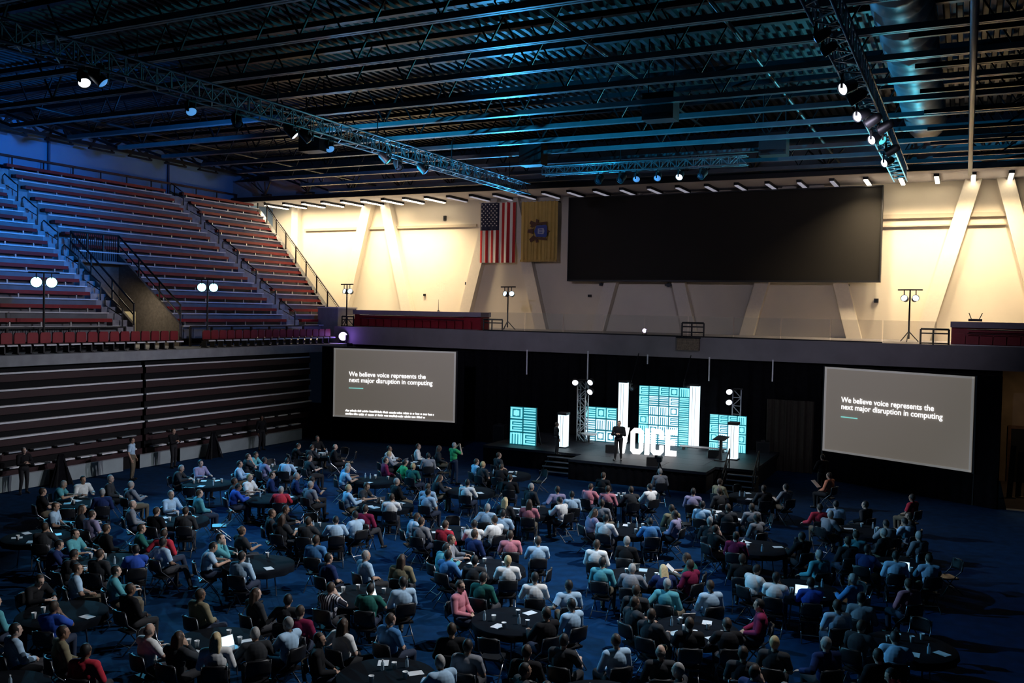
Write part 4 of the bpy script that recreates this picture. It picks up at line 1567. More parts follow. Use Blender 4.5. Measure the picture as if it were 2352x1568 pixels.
EMPTY=[(-25.93,35.27,-2.51,0),(-26.88,35.95,-1.53,0),(-20.75,35.29,-2.98,1),(-16.22,35.64,-2.1,2),(-18.57,35,-0.08,2),(-7.77,36.81,-0.54,3),(-8.4,35.96,-0.74,3),(-26.36,32,-1.26,4),(-27.24,31.5,-0.41,4),(-16.46,32.03,-1.99,6),(-18.18,31.06,-0.09,6),(-10.59,33.39,-2.27,7),(-6.04,31.93,-2.76,8),(-8.57,31.17,0.21,8),(-25.81,25.42,1.91,10),(-14.57,28.03,0.78,12),(-4.46,28.76,-2.03,14),(-0.24,28.65,-2.53,15),(-14.77,25.81,-0.99,17),(-2.42,24.81,-2.51,18),(-26.53,20.64,2.34,19),(-21.9,22.74,-2.35,20),(-18.98,23.73,-1.04,21),(-9.97,21.96,-2.96,22),(-0.79,22.36,-1.89,24),(-25.29,16.94,0.68,25),(-8.7,17.01,1.73,29),(-1.54,15.93,2.08,31),(-0.81,16.68,2.5,31),(-18.98,13.06,0.75,32),(-16.63,10.5,-0.53,33),(-15.36,9.07,1.67,33),(-14.4,9.44,1.94,33),(-14.88,13.69,-0.02,34),(-8.89,13.2,2.28,35)]
# ------------------------------------------------------------------ people
def capsule(mb, a, b, ra, rb, n=12):
    a, b = Vector(a), Vector(b)
    d = b - a
    L = max(d.length, 1e-4)
    d = d / L
    u = Vector((0, 0, 1)) if abs(d.z) < .9 else Vector((0, 1, 0))
    s = d.cross(u).normalized()
    t = s.cross(d)
    prof = [(-math.cos(q) * ra, math.sin(q) * ra) for q in (0.25, .7, 1.15)] + [(0, ra), (L, rb)] + [(L + math.sin(q) * rb, math.cos(q) * rb) for q in (.42, .87, 1.32)]
    vs, fs = [], []
    for (z, r) in prof:
        for k in range(n):
            th = 2 * PI * k / n
            vs.append(a + d * z + (s * math.cos(th) + t * math.sin(th)) * r)
    m_ = len(prof)
    for i in range(m_ - 1):
        for k in range(n):
            k2 = (k + 1) % n
            fs.append((i * n + k, i * n + k2, (i + 1) * n + k2, (i + 1) * n + k))
    fs.append(tuple(reversed(range(n))))
    fs.append(tuple(range((m_ - 1) * n, m_ * n)))
    mb.add(vs, fs)


def ellipsoid(mb, c, r, rot=None, nu=14, nv=9):
    c = Vector(c)
    vs, fs = [], []
    for j in range(1, nv):
        ph = PI * j / nv
        for i in range(nu):
            th = 2 * PI * i / nu
            p = Vector((r[0] * math.sin(ph) * math.cos(th), r[1] * math.sin(ph) * math.sin(th), r[2] * math.cos(ph)))
            if rot is not None:
                p = rot @ p
            vs.append(c + p)
    for j in range(nv - 2):
        for i in range(nu):
            i2 = (i + 1) % nu
            fs.append((j * nu + i, (j + 1) * nu + i, (j + 1) * nu + i2, j * nu + i2))
    fs.append(tuple(range(nu)))
    fs.append(tuple(reversed(range((nv - 2) * nu, (nv - 1) * nu))))
    mb.add(vs, fs)


def remesh(mb, voxel, name):
    me = mb.mesh(name + '_raw', skin_m[0])
    ob = bpy.data.objects.new('remesh_tmp', me)
    COL.objects.link(ob)
    md = ob.modifiers.new('r', 'REMESH')
    md.mode = 'VOXEL'
    md.voxel_size = voxel
    sm = ob.modifiers.new('s', 'SMOOTH')
    sm.factor = .5
    sm.iterations = 3
    dg = bpy.context.evaluated_depsgraph_get()
    out = bpy.data.meshes.new_from_object(ob.evaluated_get(dg))
    bpy.data.objects.remove(ob)
    bpy.data.meshes.remove(me)
    out.name = name
    return out


SKIN = [(.56, .36, .27), (.48, .29, .20), (.62, .42, .33), (.20, .11, .07), (.36, .21, .14)]
skin_m = [mat('skin_%d' % i, c, .55, noise=.05, nscale=20) for i, c in enumerate(SKIN)]
shoe_m = mat('shoe_black', (.015, .014, .014), .4)
eye_m = mat('eye_dark', (.02, .015, .012), .3)
lip_m = mat('lip', (.38, .16, .13), .5)

HR = (.076, .096, .118)


def build_pose(P, voxel=.0125):
    """P: joint dict -> body mesh plus clothing meshes; local +Y is forward"""
    mb = MB()
    seg = []      # (class, a, b, ra, rb)

    def cap(cls, a, b, ra, rb):
        capsule(mb, a, b, ra, rb)
        seg.append((cls, Vector(a), Vector(b), ra, rb))

    pel, chest, neck, head = (Vector(P[k]) for k in ('pelvis', 'chest', 'neck', 'head'))
    waist = pel.lerp(chest, .5) + Vector((0, -.015, 0))
    ellipsoid(mb, pel, (.178, .135, .115))
    seg.append(('leg', pel - Vector((.09, 0, 0)), pel + Vector((.09, 0, 0)), .105, .105))
    ellipsoid(mb, waist, (.155, .115, .17))
    seg.append(('top', waist + Vector((-.05, 0, -.06)), waist + Vector((.05, 0, .06)), .12, .12))
    ellipsoid(mb, chest, (.180, .122, .19))
    seg.append(('top', chest + Vector((-.07, 0, 0)), chest + Vector((.07, 0, 0)), .13, .13))
    seg.append(('top', chest + Vector((-.05, 0, .1)), chest + Vector((.05, 0, .1)), .12, .12))
    cap('skin', neck - Vector((0, 0, .05)), head - Vector((0, .015, .06)), .056, .05)
    # head: skull, jaw, nose, ears, brow
    yaw = P.get('look', 0.0)
    Rh = Matrix.Rotation(yaw, 3, 'Z') @ Matrix.Rotation(P.get('nod', 0.0), 3, 'X')
    ellipsoid(mb, head, HR, Rh)
    seg.append(('skin', head + Vector((0, 0, -.05)), head + Vector((0, 0, .05)), .09, .08))
    ellipsoid(mb, head + Rh @ Vector((0, .03, -.062)), (.052, .062, .062), Rh)
    capsule(mb, head + Rh @ Vector((0, .088, .005)), head + Rh @ Vector((0, .106, -.028)), .011, .015, 8)
    ellipsoid(mb, head + Rh @ Vector((0, .082, .022)), (.05, .018, .014), Rh, 10, 6)
    for s in (-1, 1):
        ellipsoid(mb, head + Rh @ Vector((s * .078, -.008, -.008)), (.012, .022, .034), Rh, 8, 6)
    for s, sd in ((-1, 'l'), (1, 'r')):
        sh = Vector(P['sh_' + sd])
        el = Vector(P['el_' + sd])
        wr = Vector(P['wr_' + sd])
        cap('top', neck.lerp(sh, .3) - Vector((0, 0, .035)), sh, .07, .068)
        cap('top', sh, el, .060, .047)
        cap('fore', el, wr, .045, .031)
        hd = Vector(P.get('hand_' + sd, (wr - el))).normalized()
        # palm and five fingers
        side = Vector(P.get('thumb_' + sd, (-s, .15, .25)))
        side = (side - hd * side.dot(hd)).normalized()
        nrm = hd.cross(side).normalized()
        if nrm.z > 0:
            nrm = -nrm
        Rm = Matrix((side, hd, nrm)).transposed()
        pc = wr + hd * .055
        ellipsoid(mb, pc, (.042, .056, .018), Rm, 10, 7)
        seg.append(('skin', wr + hd * .02, wr + hd * .18, .035, .03))
        for k, (off, ln) in enumerate(((.032, .070), (.011, .080), (-.011, .074), (-.032, .058))):
            b0 = wr + hd * .095 + side * off
            b1 = b0 + hd * ln * .5 + nrm * .008 + side * off * .12
            b2 = b1 + hd * ln * .38 + nrm * .030
            capsule(mb, b0, b1, .0100, .0095, 7)
            capsule(mb, b1, b2, .0095, .0085, 7)
        t0 = wr + hd * .035 + side * .034
        t1 = t0 + side * .030 + hd * .030 + nrm * .008
        t2 = t1 + hd * .030 + side * .006 + nrm * .010
        capsule(mb, t0, t1, .0125, .011, 7)
        capsule(mb, t1, t2, .011, .0095, 7)
        hip = pel + Vector((s * .095, .0, -.01))
        kn = Vector(P['kn_' + sd])
        an = Vector(P['an_' + sd])
        cap('leg', hip, kn, .092, .064)
        cap('leg', kn, an + Vector((0, 0, .02)), .062, .042)
        toe = Vector(P['toe_' + sd])
        cap('shoe', an + Vector((0, -.035, -.055)), toe, .042, .036)
        cap('shoe', an, an + Vector((0, 0, -.05)), .045, .045)
    me = remesh(mb, voxel, 'person_body')
    n = len(me.vertices)
    co = np.empty(n * 3)
    me.vertices.foreach_get('co', co)
    co = co.reshape(-1, 3)
    best = np.full(n, 9.0)
    cls = np.zeros(n, int)
    names = ['skin', 'top', 'fore', 'leg', 'shoe']
    for (c, a, b, ra, rb) in seg:
        A, B = np.array(a), np.array(b)
        d = B - A
        t = np.clip(((co - A) @ d) / max(d @ d, 1e-9), 0, 1)
        dist = np.linalg.norm(co - (A + t[:, None] * d), axis=1) - (ra + (rb - ra) * t)
        k = dist < best
        best[k] = dist[k]
        cls[k] = names.index(c)
    nf = len(me.polygons)
    ls = np.empty(nf, int)
    lt = np.empty(nf, int)
    me.polygons.foreach_get('loop_start', ls)
    me.polygons.foreach_get('loop_total', lt)
    lv = np.empty(len(me.loops), int)
    me.loops.foreach_get('vertex_index', lv)
    faces = [lv[s:s + t] for s, t in zip(ls, lt)]
    fc = cls[lv[ls]]
    nor = np.empty(n * 3)
    me.vertices.foreach_get('normal', nor)
    nor = nor.reshape(-1, 3)
    me.materials.clear()
    for q in (skin_m[0], shoe_m, eye_m, lip_m):
        me.materials.append(q)
    mi = np.where(fc == 4, 1, 0)
    # eyes and mouth
    cen = np.array([co[f].mean(0) for f in faces])
    H = np.array(head)
    R3 = np.array(Rh)
    for s in (-1, 1):
        e = H + R3 @ np.array([s * .032, .088, .008])
        mi[np.linalg.norm(cen - e, axis=1) < .0135] = 2
    mo = H + R3 @ np.array([0, .088, -.068])
    dv_ = (cen - mo) @ R3
    mi[(np.abs(dv_[:, 0]) < .024) & (np.abs(dv_[:, 2]) < .007) & (np.abs(dv_[:, 1]) < .03)] = 3
    me.polygons.foreach_set('material_index', mi.astype(np.int32))
    me.polygons.foreach_set('use_smooth', [True] * nf)

    def shell(name, sel, grow):
        idx = np.where(sel)[0]
        used = np.unique(np.concatenate([faces[i] for i in idx]))
        rm = -np.ones(n, int)
        rm[used] = np.arange(len(used))
        v = co[used] + nor[used] * grow
        m2 = bpy.data.meshes.new(name)
        m2.from_pydata(v.tolist(), [], [tuple(rm[faces[i]]) for i in idx])
        m2.materials.append(white_p)
        m2.polygons.foreach_set('use_smooth', [True] * len(idx))
        return m2
    neckz = neck.z + .015
    top = (fc == 1) & (cen[:, 2] < neckz + .03)
    fore = fc == 2
    dd = np.minimum(np.linalg.norm(cen - np.array(P['el_l']), axis=1), np.linalg.norm(cen - np.array(P['el_r']), axis=1))
    return dict(body=me, head=head, rot=Rh, long=shell('shirt', top | fore, .018), short=shell('shirt', top & (dd > .075), .02), legs=shell('trousers', fc == 3, .009))


def seated(**kw):
    P = dict(pelvis=(0, -.02, .565), chest=(0, -.09, .89), neck=(0, -.085, 1.075), head=(0, -.045, 1.225),
             sh_l=(-.185, -.085, 1.02), sh_r=(.185, -.085, 1.02), el_l=(-.27, .06, .79), el_r=(.27, .06, .79), wr_l=(-.17, .29, .82), wr_r=(.17, .29, .82),
             kn_l=(-.12, .42, .525), kn_r=(.12, .42, .525), an_l=(-.12, .40, .11), an_r=(.13, .42, .11), toe_l=(-.14, .55, .04), toe_r=(.15, .57, .04))
    P.update(kw)
    return P


POSES = [
    seated(look=.1),
    seated(el_l=(-.27, -.02, .76), el_r=(.27, -.02, .76), wr_l=(-.07, .20, .68), wr_r=(.08, .22, .69), look=-.15),
    seated(el_r=(.20, .26, .82), wr_r=(.07, .15, 1.04), hand_r=(-.3, -.2, .9), thumb_r=(0, -1, .2), chest=(0, -.04, .88), neck=(0, -.02, 1.06), head=(.0, .03, 1.205), sh_l=(-.185, -.03, 1.0), sh_r=(.185, -.03, 1.0), wr_l=(-.12, .32, .82), el_l=(-.26, .12, .80)),
    seated(el_l=(-.33, -.20, .83), wr_l=(-.42, .02, .76), el_r=(.27, -.02, .76), wr_r=(.08, .2, .68), look=.25, an_r=(.30, .50, .11), toe_r=(.36, .64, .04), kn_r=(.2, .42, .55)),
    seated(chest=(0, .0, .87), neck=(0, .06, 1.035), head=(0, .13, 1.165), nod=-.35, sh_l=(-.185, .05, .99), sh_r=(.185, .05, .99), el_l=(-.29, .18, .80), el_r=(.29, .18, .80), wr_l=(-.12, .40, .82), wr_r=(.12, .40, .82)),
]


def standing(**kw):
    P = dict(pelvis=(0, 0, .96), chest=(0, -.02, 1.28), neck=(0, -.03, 1.465), head=(0, .0, 1.62), sh_l=(-.19, -.03, 1.41), sh_r=(.19, -.03, 1.41),
             el_l=(-.26, -.05, 1.13), el_r=(.26, -.05, 1.13), wr_l=(-.26, .06, .88), wr_r=(.26, .06, .88), kn_l=(-.10, .03, .52), kn_r=(.11, .05, .52),
             an_l=(-.11, -.02, .11), an_r=(.14, .02, .11), toe_l=(-.14, .14, .04), toe_r=(.19, .18, .04), thumb_l=(.3, 1, 0), thumb_r=(-.3, 1, 0))
    P.update(kw)
    return P


POSES += [
    standing(),
    standing(el_l=(-.30, .16, 1.28), el_r=(.30, .16, 1.28), wr_l=(-.09, .24, 1.56), wr_r=(.09, .24, 1.56), hand_l=(.4, .3, .6), hand_r=(-.4, .3, .6)),
    standing(el_l=(-.27, .08, 1.14), el_r=(.27, .08, 1.14), wr_l=(-.07, .26, 1.20), wr_r=(.07, .27, 1.18), hand_l=(.7, .3, .2), hand_r=(-.7, .35, .2)),
    standing(el_l=(-.26, .10, 1.14), wr_l=(-.05, .22, 1.22), hand_l=(1, .1, .1), el_r=(.26, .10, 1.14), wr_r=(.05, .24, 1.16), hand_r=(-1, .1, .1)),
]
POSE = [build_pose(p) for p in POSES]


def hair_mesh(kind):
    mb = MB()
    ellipsoid(mb, (0, -.014, .016), (.086, .102, .118), None, 16, 10)
    if kind == 'long':
        for s in (-1, 0, 1):
            capsule(mb, (s * .045, -.07, .02), (s * .06, -.10, -.20), .045, .04)
            capsule(mb, (s * .06, -.10, -.20), (s * .055, -.125, -.32), .04, .02)
        for s in (-1, 1):
            capsule(mb, (s * .07, -.02, .0), (s * .085, -.03, -.18), .028, .022)
    elif kind == 'bun':
        ellipsoid(mb, (0, -.11, .05), (.045, .04, .045))
    me = remesh(mb, .014, 'hair_' + kind)
    bm = bmesh.new()
    bm.from_mesh(me)
    kill = [f for f in bm.faces if (lambda c: (c.y > .030 - max(0, c.z - .045) * .9 and c.z < .085) or (c.z < -.035 and kind == 'short' and c.y > -.055) or (kind == 'short' and c.z < -.07))(f.calc_center_median())]
    bmesh.ops.delete(bm, geom=kill, context='FACES')
    for f in bm.faces:
        f.smooth = True
    bm.to_mesh(me)
    bm.free()
    me.materials.clear()
    me.materials.append(white_p)
    return me


def bald_mesh():
    mb = MB()
    ellipsoid(mb, (0, -.012, -.012), (.083, .101, .085), None, 16, 10)
    me = remesh(mb, .014, 'hair_fringe')
    bm = bmesh.new()
    bm.from_mesh(me)
    kill = [f for f in bm.faces if (lambda c: c.z > .03 or c.z < -.06 or c.y > .01)(f.calc_center_median())]
    bmesh.ops.delete(bm, geom=kill, context='FACES')
    bm.to_mesh(me)
    bm.free()
    me.materials.clear()
    me.materials.append(white_p)
    return me


HAIR = {'short': hair_mesh('short'), 'long': hair_mesh('long'), 'bun': hair_mesh('bun'), 'bald': bald_mesh()}
HAIRC = {'k': ((.012, .010, .010), 'dark-haired', 'short'), 'b': ((.045, .026, .016), 'brown-haired', 'short'), 'g': ((.34, .33, .32), 'grey-haired', 'short'), 'y': ((.50, .36, .18), 'blonde', 'short'),
         'l': ((.12, .10, .09), 'bald', 'bald'), 'B': ((.055, .03, .018), 'long-haired brunette', 'long'), 'Y': ((.62, .48, .26), 'long-haired blonde', 'long')}
SHIRT = {'W': ((.85, .85, .84), 'white shirt'), 'L': ((.40, .58, .76), 'pale blue shirt'), 'B': ((.08, .24, .50), 'blue shirt'), 'R': ((.03, .09, .45), 'royal blue shirt'), 'N': ((.015, .03, .11), 'navy shirt'),
         'K': ((.010, .010, .012), 'black top'), 'G': ((.24, .25, .28), 'grey shirt'), 'T': ((.10, .36, .42), 'teal shirt'), 'D': ((.035, .037, .042), 'charcoal top'), 'V': ((.30, .27, .42), 'lavender shirt'),
         'P': ((.60, .22, .27), 'pink shirt'), 'r': ((.55, .035, .06), 'red shirt'), 'm': ((.22, .015, .06), 'maroon shirt'), 'g': ((.06, .40, .14), 'green shirt'), 'o': ((.80, .28, .16), 'orange shirt'),
         'e': ((.02, .13, .11), 'dark green shirt'), 'y': ((.24, .21, .13), 'olive shirt'), 's': ((.5, .55, .62), 'striped shirt')}
TROU = [((.010, .010, .013), 't_black'), ((.015, .025, .055), 't_denim'), ((.13, .105, .07), 't_khaki'), ((.028, .028, .034), 't_grey')]


def fabric(key):
    c = SHIRT[key][0]
    M = mat('shirt_' + key, c, .85, noise=.12, nscale=9, spec=.2)
    if key == 's' and 'striped_done' not in M:
        M['striped_done'] = 1
        nt = M.node_tree
        b = nt.nodes['Principled BSDF']
        w = nt.nodes.new('ShaderNodeTexWave')
        w.inputs['Scale'].default_value = 6
        tc = nt.nodes.new('ShaderNodeTexCoord')
        nt.links.new(tc.outputs['Object'], w.inputs['Vector'])
        r = nt.nodes.new('ShaderNodeValToRGB')
        r.color_ramp.interpolation = 'CONSTANT'
        r.color_ramp.elements[0].color = (.02, .02, .03, 1)
        r.color_ramp.elements[1].position = .5
        r.color_ramp.elements[1].color = (.7, .7, .75, 1)
        nt.links.new(w.outputs['Fac'], r.inputs[0])
        nt.links.new(r.outputs[0], b.inputs['Base Color'])
    return M


def set_mat(o, slot, m_):
    o.material_slots[slot].link = 'OBJECT'
    o.material_slots[slot].material = m_


NP = 0


def person(x, y, hd, shirt, hair, pose, label, z=0.0, group='seated audience', scale=1.14, sleeve=None, skin=None, trou=None):
    """body is the top-level mesh; hair, shirt and trousers are its children"""
    global NP
    NP += 1
    rnd = random.Random(NP * 7 + 1)
    D = POSE[pose]
    o = put('person', D['body'], None, (x, y, z), hd - PI / 2)
    o.scale = (scale,) * 3
    si = skin if skin is not None else rnd.choice((0, 0, 0, 1, 1, 2, 2, 3, 4))
    set_mat(o, 0, skin_m[si])
    s = put('shirt', D[sleeve or rnd.choice(('long', 'long', 'short'))], o)
    set_mat(s, 0, fabric(shirt))
    t = put('trousers', D['legs'], o)
    c, nm = TROU[trou if trou is not None else rnd.randrange(4)]
    set_mat(t, 0, mat(nm, c, .85, noise=.1))
    hc, _, hk = HAIRC[hair]
    if hk == 'long' and rnd.random() < .25:
        hk = 'bun'
    h_ = put('hair', HAIR[hk], o, D['head'])
    h_.rotation_euler = D['rot'].to_euler()
    set_mat(h_, 0, mat('hair_' + hair, hc, .6, noise=.2, nscale=30))
    tag(o, label, 'person', group)
    return o


# ------------------------------------------------------------------ folding chair
chair_blk = mat('chair_black', (.008, .008, .010), .45, noise=.2)
chair_tube = mat('chair_tube', (.22, .23, .25), .3, .8)
seat_me = MB().prism([(-.20, -.19), (.20, -.19), (.215, .1), (.18, .2), (-.18, .2), (-.215, .1)], .405, .445, 'z').mesh('seat', chair_blk)
vs, fs = [], []
for d in (0, .035):
    for j, z in enumerate((.60, .66, .78, .85, .875)):
        hw = (.195, .21, .215, .19, .13)[j]
        for i in range(9):
            u = -1 + 2 * i / 8
            vs.append((u * hw, -.245 - .05 * (1 - u * u) - d - (z - .6) * .08, z))
n1 = 45
for j in range(4):
    for i in range(8):
        a = j * 9 + i
        fs += [(a, a + 1, a + 10, a + 9), (n1 + a, n1 + a + 9, n1 + a + 10, n1 + a + 1)]
for i in range(8):
    fs += [(i, n1 + i, n1 + i + 1, i + 1), (36 + i, 36 + i + 1, n1 + 36 + i + 1, n1 + 36 + i)]
for j in range(4):
    a, b = j * 9, j * 9 + 8
    fs += [(a, a + 9, n1 + a + 9, n1 + a), (b, n1 + b, n1 + b + 9, b + 9)]
back_me = MB().add(vs, fs).mesh('backrest', chair_blk, True)
legf_me = MB().tube([(0, -.30, .86), (0, -.235, .6), (0, .0, .40), (0, .26, .012)], .0135, 6).mesh('leg', chair_tube, True)
legr_me = MB().tube([(0, .14, .415), (0, -.33, .012)], .0135, 6).mesh('leg', chair_tube, True)
str_me = MB().tube([(-.2, -.19, .15), (.2, -.19, .15)], .01, 6).mesh('stretcher', chair_tube)
whole = MB()
for me_, offs, k_ in ((seat_me, (0,), 0), (back_me, (0,), 0), (legf_me, (-.205, .205), 1), (legr_me, (-.185, .185), 1), (str_me, (0,), 1)):
    for ox in offs:
        whole.add([(v.co.x + ox, v.co.y, v.co.z) for v in me_.vertices], [tuple(p.vertices) for p in me_.polygons], k_)
whole_me = whole.mesh('folding_chair', [chair_blk, chair_tube])


def chair(x, y, hd, label, near, group='folding chairs at the tables'):
    if not near:
        o = put('folding_chair', whole_me, None, (x, y, 0), hd - PI / 2)
        o.scale = (1.13,) * 3
        return tag(o, label, 'chair', group)
    o = thing('folding_chair', label, 'chair', (x, y, 0), hd - PI / 2, group)
    o.scale = (1.13,) * 3
    put('seat', seat_me, o)
    put('backrest', back_me, o)
    for s in (-1, 1):
        put('leg', legf_me, o, (s * .205, 0, 0))
        put('leg', legr_me, o, (s * .185, 0, 0))
    put('stretcher', str_me, o)
    return o


# ------------------------------------------------------------------ round tables
TR = .90
cloth_m = mat('table_cloth', (.004, .006, .010), .95, noise=.2, nscale=5, spec=.1)
vs, fs = [], []
NA = 64
prof = [(0.0, .752), (.45, .752), (TR, .752), (TR + .012, .742), (TR + .015, .70), (TR + .02, .61)]
for j, (r, z) in enumerate(prof):
    for k in range(NA):
        t = 2 * PI * k / NA
        w_ = (.012 * math.sin(13 * t)) * max(0, j - 3)
        vs.append(((r + w_) * math.cos(t), (r + w_) * math.sin(t), z))
for j in range(len(prof) - 1):
    for k in range(NA):
        k2 = (k + 1) % NA
        fs.append((j * NA + k, j * NA + k2, (j + 1) * NA + k2, (j + 1) * NA + k))
cloth_me = MB().add(vs, fs).mesh('tablecloth', cloth_m, True)
top_me = MB().lathe([(TR - .01, .715), (TR - .01, .745)], 40).mesh('tabletop', mat('table_board', (.20, .14, .09), .6, noise=.2))
tleg_me = MB().tube([(.42, 0, .71), (.50, 0, .0)], .018, 6).mesh('leg', chair_tube)
cup_me = MB().lathe([(.028, 0), (.040, .10), (.043, .105), (.040, .105), (.036, .095)], 12).mesh('cup', mat('paper_cup', (.92, .92, .92), .6, noise=.03), True)
paper_me = MB().box(-.105, .105, -.148, .148, 0, .006).mesh('paper', mat('white_paper', (.80, .82, .84), .8, noise=.03))
pad_me = MB().box(-.11, .11, -.15, .15, 0, .018).mesh('notepad', mat('pale_notepad', (.45, .62, .72), .8, noise=.05))
bot_m = mat('bottle_plastic', (.45, .60, .72), .15, alpha=.75)
bot_me = MB().lathe([(.031, 0), (.033, .02), (.033, .13), (.013, .18), (.013, .20)], 12).mesh('bottle', bot_m, True)
botcap_me = MB().lathe([(.015, .195), (.015, .215)], 10).mesh('cap', white_p)
lap_b = MB().box(-.16, .16, -.11, .11, 0, .018).mesh('keyboard_base', mat('laptop_grey', (.25, .26, .28), .4, .5))
lap_s = MB().prism([(.11, .012), (.19, .225), (.2, .22), (.12, .008)], -.16, .16, 'x').mesh('lid', MATS['laptop_grey'])
lap_g = MB().prism([(.1085, .02), (.184, .215), (.1845, .2148), (.109, .0198)], -.15, .15, 'x').mesh('display', mat('laptop_screen', (.5, .7, .8), .4, emit=(.55, .80, .95), estr=1.6))


def tname(i):
    x, y, r, c = TABLES[i]
    return '%s-from-left table, %s row from stage' % (ORD[c - 1], ORD[r - 1])


for i, (x, y, r, c) in enumerate(TABLES):
    rnd = random.Random(100 + i)
    t = thing('round_table', 'round black-clothed table, %s from left in %s row from stage' % (ORD[c - 1], ORD[r - 1]), 'table', (x, y, 0), rnd.uniform(0, 6), 'round tables on the arena floor')
    t.scale = (1.04, 1.04, 1.1)
    put('tabletop', top_me, t)
    put('tablecloth', cloth_me, t)
    for k in range(4):
        q = put('leg', tleg_me, t)
        q.rotation_euler = (0, 0, k * PI / 2)
    spots = []

    def spot(rmin, rmax, gap):
        for _ in range(60):
            a_, rr = rnd.uniform(0, 2 * PI), rnd.uniform(rmin, rmax)
            p = Vector((rr * math.cos(a_), rr * math.sin(a_)))
            if all((p - s).length > gap for s in spots):
                spots.append(p)
                return p, a_
        return None, 0
    for kind, n in (('laptop', 1 if rnd.random() < .30 else 0), ('paper', rnd.choice((1, 2, 2, 3))), ('pad', rnd.choice((0, 1, 1))), ('cup', rnd.choice((2, 3, 3, 4))), ('bottle', rnd.choice((1, 1, 2)))):
        for _ in range(n):
            p, a_ = spot(.50 if kind in ('paper', 'laptop', 'pad') else .25, .68, .30 if kind in ('paper', 'laptop', 'pad') else .17)
            if p is None:
                continue
            L = (x + p.x, y + p.y, .8285)
            if kind == 'cup':
                o = put('paper_cup', cup_me, None, L)
                o.scale = (1.3,) * 3
                tag(o, 'white paper cup on the ' + tname(i), 'cup', 'cups on the ' + tname(i))
            elif kind == 'paper':
                o = put('paper_sheet', paper_me, None, L, a_ + rnd.uniform(-.4, .4) + PI / 2)
                tag(o, 'white paper sheet on the ' + tname(i), 'paper', 'papers on the ' + tname(i))
            elif kind == 'pad':
                o = put('notepad', pad_me, None, L, a_ + PI / 2)
                tag(o, 'pale blue notepad on the ' + tname(i), 'notepad', 'notepads on the ' + tname(i))
            elif kind == 'bottle':
                o = thing('water_bottle', 'clear water bottle on the ' + tname(i), 'bottle', L, 0, 'bottles on the ' + tname(i))
                put('body', bot_me, o)
                put('cap', botcap_me, o)
            else:
                o = thing('laptop', 'open laptop with bright screen on the ' + tname(i), 'laptop', L, a_ + PI / 2, 'laptops on the ' + tname(i))
                put('keyboard_base', lap_b, o)
                lid = put('lid', lap_s, o)
                put('display', lap_g, lid)

# ------------------------------------------------------------------ seat the audience
rows_ = [ln.split() for ln in PEOPLE.strip().splitlines()]
desc = []
for f in rows_:
    ti = int(f[6])
    x, y = float(f[0]), float(f[1])
    base = '%s person in %s' % (HAIRC[f[4]][1], SHIRT[f[3]][1])
    if ti >= 0:
        dx, dy = x - TABLES[ti][0], y - TABLES[ti][1]
        # side as seen from the camera
        vx = Vector((dx, dy, 0))
        sr = vx.dot(RT)
        sf = vx.dot(FW)
        side = ('right' if sr > 0 else 'left') if abs(sr) > abs(sf) else ('far' if sf > 0 else 'near')
        tn = '%s-from-left table, %s row from stage' % (ORD[TABLES[ti][3] - 1], ORD[TABLES[ti][2] - 1])
    else:
        side, tn = '', 'seated apart from the tables'
    desc.append((base, side, tn))
cnt = {}
USED = set()
POSEW = ['upright', 'relaxed', 'pondering', 'slouching', 'leaning']
for d in desc:
    cnt[(d[0], d[2])] = cnt.get((d[0], d[2]), 0) + 1
for f, d in zip(rows_, desc):
    x, y, hd = float(f[0]), float(f[1]), float(f[2])
    ti = int(f[6])
    if ti < 0:
        lab = '%s, %s near %s' % (d[0], d[2], 'the right screen' if x > -5 else ('the left bleachers' if x < -25 else 'the stage'))
        clab = 'black folding chair under ' + d[0] + ' apart from the tables'
    else:
        extra = '' if cnt[(d[0], d[2])] == 1 else ', %s side of' % d[1]
        pw = POSEW[int(f[5])]
        cands = ['%s%s %s' % (d[0], extra or ',', d[2])]
        cands += [c_.replace('person', pw + ' person') for c_ in cands]
        cands += ['%s, %s side of %s' % (d[0].replace('person', 'second ' + pw + ' person'), d[1], d[2]), '%s, %s side of %s' % (d[0].replace('person', 'third person'), d[1], d[2])]
        lab = next((c_ for c_ in cands if c_ not in USED), cands[0])
        USED.add(lab)
        clab = 'black folding chair under ' + lab.replace(' from stage', '').replace(' side of', ' side,')
        while len(clab.split()) > 16:
            clab = clab.replace('black folding', 'folding') if 'black folding' in clab else clab.replace(' person', '')
    near = math.hypot(x, y) < 31
    person(x, y, hd, f[3], f[4], int(f[5]), lab)
    ch = chair(x, y, hd, clab, near)
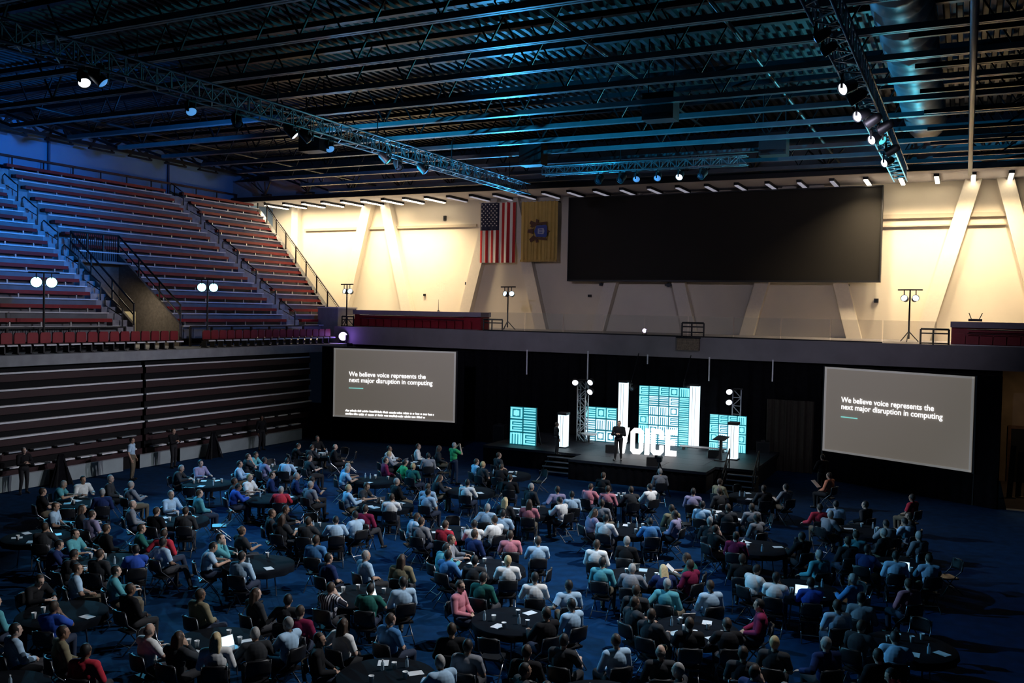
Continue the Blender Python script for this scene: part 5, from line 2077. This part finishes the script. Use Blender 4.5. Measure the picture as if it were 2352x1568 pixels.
for f in rows_:
    x, y, hd = float(f[0]), float(f[1]), float(f[2])
    if f[3] == 'o' or (f[3] == 'e' and f[4] == 'b' and x > -9):
        o = put('paper_sheet', paper_me, None, (x + .52 * math.cos(hd), y + .52 * math.sin(hd), .98), hd - PI / 2)
        o.rotation_euler = (.7, 0, hd - PI / 2)
        o.scale = (1.3, 1.3, 1)
        tag(o, 'white paper held by the person in %s' % SHIRT[f[3]][1], 'paper')
for k, (x, y, hd, ti) in enumerate(EMPTY):
    chair(x, y, hd, 'empty black folding chair at the ' + tname(ti), math.hypot(x, y) < 31, 'empty chairs at the ' + tname(ti))

# ------------------------------------------------------------------ people who stand
p = onz(1420, 1057, ZS)
person(p.x, p.y, -1.35, 'K', 'k', 7, 'presenter in dark suit standing on the stage with hands together', ZS, 'people standing', 1.06, 'long', 0, 0)
p = onz(1042, 1112, 0)
ph = person(p.x, p.y, 1.2, 'g', 'g', 6, 'photographer in green shirt standing and raising a camera', 0, 'people standing', 1.08, 'short', 0, 1)
o = thing('photo_camera', 'black camera held up by the photographer in green', 'camera', (p.x + .34 * math.cos(1.2), p.y + .34 * math.sin(1.2), 1.60), 1.2 - PI / 2)
MB().box(-.07, .07, -.03, .04, -.045, .055).build('body', black_p, o)
MB().tube([(0, .04, 0), (0, .16, 0)], .035).build('lens', black_p, o)
p = onz(303, 1102, 0)
person(p.x, p.y, .5, 'L', 'k', 5, 'person in blue patterned shirt and khaki trousers standing by the kick panels', 0, 'people standing', 1.08, 'short', 1, 2)
p = onz(430, 1078, 0)
person(-33.6, p.y, 0.1, 'K', 'b', 8, 'person in black standing before the lower bleachers, arms folded', 0, 'people standing', 1.08, 'long', 0, 0)
p = onz(604, 1034, 0)
person(-33.9, p.y, -.2, 'K', 'k', 5, 'person in black standing by the last kick panels', 0, 'people standing', 1.08, 'long', 3, 0)
p = onz(70, 1136, 0)
person(-33.9, p.y, -.2, 'K', 'g', 8, 'person in black standing at the leftmost kick panel', 0, 'people standing', 1.08, 'long', 2, 0)
p = onz(1886, 1142, 0)
person(p.x, p.y, 2.3, 'K', 'b', 8, 'person in black standing before the right projection screen', 0, 'people standing', 1.08, 'long', 0, 0)
p = onz(1278, 1044, ZS)
person(p.x, p.y, .6, 'K', 'b', 5, 'crew member in black standing beside the short glowing column', ZS - .0, 'people standing', .9, 'long', 0, 0)
